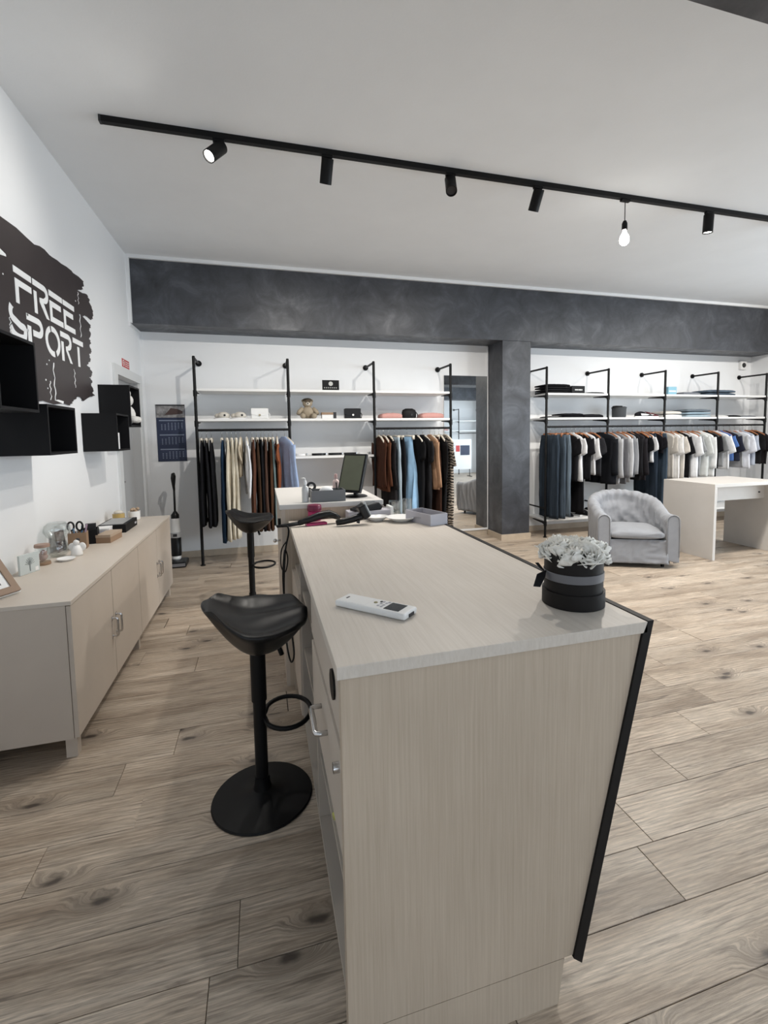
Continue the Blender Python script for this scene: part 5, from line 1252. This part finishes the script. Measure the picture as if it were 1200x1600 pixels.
sci = thing('scissors', 'black-handled scissors standing in the pencil cup', 'scissors', (-1.175, 3.505, S1))
MB().tube([(0, 0, 0), (-.004, 0, .11)], .004, 6).tube([(.006, 0, 0), (.012, 0, .11)], .004, 6).build('blades', CHROME, sci, smooth=True)
for s, dx in ((-1, -.022), (1, .028)):
    MB().tube([(dx+.018*math.cos(2*PI*i/16), .0, .138+.028*math.sin(2*PI*i/16)) for i in range(16)], .006, 8, close=True).build('finger_loop', BLACKP, sci, smooth=True)
oh = tag(MB().box(-.004, .004, -.06, .06, 0, .13).build('notebook', flat('maroon_cover', (.10, .055, .05), .5), None, (-1.232, 3.45, S0), (0, -.10, 0), recalc=False), 'dark notebook leaning on the wall behind the pencil cup', 'notebook')
bo = thing('black_organiser', 'black mesh desk organiser right of the pencil cup', 'organiser', (-1.10, 3.64, S0), .2)
bo.location = (-1.135, 3.66, S0)
for x0, x1, y0, y1 in ((-.045, .045, -.06, -.056), (-.045, .045, .056, .06), (-.045, -.041, -.056, .056), (.041, .045, -.056, .056)):
    MB().box(x0, x1, y0, y1, 0, .095).build('side_wall', BLACKB, bo, recalc=False)
MB().box(-.0445, .0445, -.0595, .0595, 0, .003).build('bottom', BLACKB, bo, recalc=False)
MB().box(-.03, .03, .02, .05, .004, .125).build('dark_cards', DARKG, bo, recalc=False)
wb = thing('card_box', 'white card box between black organiser and black tray', 'box', (-1.105, 3.83, S0), .1)
MB().box(-.045, .045, -.06, .06, 0, .07).build('box_body', flat('lilac_white', (.62, .62, .68), .6), wb, bevel=.001, recalc=False); MB().box(-.046, .046, -.061, .061, .058, .0705).build('lid', PAPERW, wb, recalc=False)
kb = thing('kraft_box', 'small brown kraft box at the front of the sideboard', 'box', (-1.035, 3.70, S0), -.1)
MB().box(-.045, .045, -.10, .10, 0, .045).build('box_body', KRAFT, kb, bevel=.001, recalc=False); MB().box(-.046, .046, -.101, .101, .038, .056).build('lid', flat('kraft_lid', (.42, .33, .25), .7), kb, recalc=False)
bt = thing('black_case', 'flat black case with grey top on the sideboard', 'case', (-1.09, 4.13, S0), .0)
MB().box(-.095, .095, -.17, .17, 0, .062).build('case_body', BLACKB, bt, bevel=.003, recalc=False); MB().box(-.08, .07, -.15, .15, .0622, .064).build('top_inlay', flat('grey_inlay', (.28, .28, .28), .3), bt, recalc=False)
MB().box(.095, .0965, .09, .14, .02, .035).build('silver_label', GREYP, bt, recalc=False)
gj = thing('candle_jar', 'amber candle jar at the far end of the sideboard', 'jar', (-1.18, 4.50, S0))
MB().lathe([(0, 0), (.044, 0), (.046, .004), (.046, .07), (0, .07)], 28).build('jar_body', GOLD, gj, smooth='auto')
MB().ball((0, 0, .08), .03, sq=(1.2, 1.2, .6)).build('wax_flowers', CREAM, gj, smooth=True)
cj = thing('candle_cup', 'white cup with dried flowers at the far end of the sideboard', 'cup', (-1.08, 4.58, S0))
MB().lathe([(0, 0), (.042, 0), (.046, .004), (.048, .075), (.044, .075), (.042, .01), (0, .01)], 28).build('cup_body', WHITEP, cj, smooth='auto')
dfm = MB()
for k in range(9): a = k*2.4; dfm.ball((.026*math.cos(a)*(k/9+.2), .026*math.sin(a)*(k/9+.2), .082+.010*math.sin(k)), .014)
dfm.build('dried_flowers', flat('tan_flowers', (.42, .31, .22), .9), cj, smooth=True)

# ------------------------------------------------------------------ upright vacuum cleaner
vc = thing('vacuum_cleaner', 'upright black and white floor cleaner by the back wall', 'vacuum cleaner', (-.955, 5.74, 0))
MB().box(-.10, .115, -.12, .12, .0, .065).build('floor_head', BLACKP, vc, bevel=.02, recalc=False, bseg=3)
MB().box(-.09, .105, -.125, -.118, .018, .05).build('head_window', flat('grey_window', (.18, .18, .19), .2), vc, recalc=False)
Mv = T(0, .02, .06) @ Matrix.Rotation(-.06, 4, 'X')
MB().lathe([(.03, 0), (.048, .02), (.048, .05), (0, .05)], 24, M=Mv).build('neck', WHITEP, vc, smooth='auto')
MB().lathe([(.05, .05), (.054, .06), (.054, .25), (.05, .255), (0, .255)], 24, M=Mv).build('dirt_tank', BLACKP, vc, smooth='auto')
MB().lathe([(.053, .255), (.055, .262), (.055, .31), (.05, .315), (0, .315)], 24, M=Mv).build('collar', flat('silver_grey', (.45, .45, .46), .3), vc, smooth='auto')
MB().lathe([(.05, .315), (.048, .33), (.043, .47), (0, .47)], 24, M=Mv).build('motor_housing', WHITEP, vc, smooth='auto')
MB().lathe([(.043, .47), (.042, .51), (.025, .535), (.016, .55), (0, .55)], 24, M=Mv).build('top_cap', BLACKP, vc, smooth='auto')
MB().tube([(0, 0, .54), (0, 0, .80)], .0115, 12, M=Mv).build('pole', BLACKP, vc, smooth=True)
MB().tube([(0, 0, .79), (-.004, -.012, .86), (-.006, -.04, .92), (-.004, -.03, .965), (0, .01, .97), (.002, .04, .94), (.0, .03, .88), (0, .0, .82)], [.013, .017, .018, .016, .015, .015, .013, .011], 12, M=Mv).build('handle', BLACKP, vc, smooth=True)
MB().box(-.02, .02, -.058, -.054, .27, .30, Mv).build('badge', DARKG, vc, recalc=False)

# ------------------------------------------------------------------ far corner behind the camera, seen in the mirror
fr = pipe_rack('black pipe rack with white shelves on the front wall, seen in the mirror', [5.75, 6.75, 7.65], [(5.75, 6.75, 1.9), (6.75, 7.65, 1.9), (5.75, 6.75, 1.55), (6.75, 7.65, 1.55), (5.75, 6.75, 1.15)], [(6.75, 7.65, 1.45)], lowarm=False, YP=-3.55, YW=YN, sgn=-1)
pillow_stack('folded_knit', 'pink folded knit on the front-wall shelf', 'clothing', 6.0, 6.4, -3.85, -3.62, 1.5505, 1, .07, ROSE)
pillow_stack('folded_shirt', 'dark folded shirt on the front-wall shelf', 'clothing', 6.2, 6.55, -3.85, -3.62, 1.1505, 1, .06, bkc)
ps = thing('poster_stand', 'white poster board with navy and red print, seen in the mirror', 'poster', (6.35, -2.55, 0), math.radians(180))
MB().box(-.42, .42, -.01, .01, .25, 1.25).build('board', PAPERW, ps, recalc=False)
MB().box(-.36, -.02, -.0115, -.01, .72, 1.05).build('navy_print', NAVY, ps, recalc=False); MB().box(.0, .14, -.0115, -.01, .84, 1.05).build('red_print', RED, ps, recalc=False)
mb = MB()
for i in range(6): mb.box(.18, .36, -.0115, -.01, .45+i*.12, .47+i*.12)
mb.build('text_lines', NAVYG, ps, recalc=False)
for s in (-1, 1): MB().tube([(s*.36, .0, .25), (s*.36, .0, 0)], .012, 8).build('leg', BLACKM, ps, smooth='auto')
for s in (-1, 1): MB().tube([(s*.36, -.18, .012), (s*.36, .18, .012)], .012, 8).build('foot', BLACKM, ps, smooth='auto')
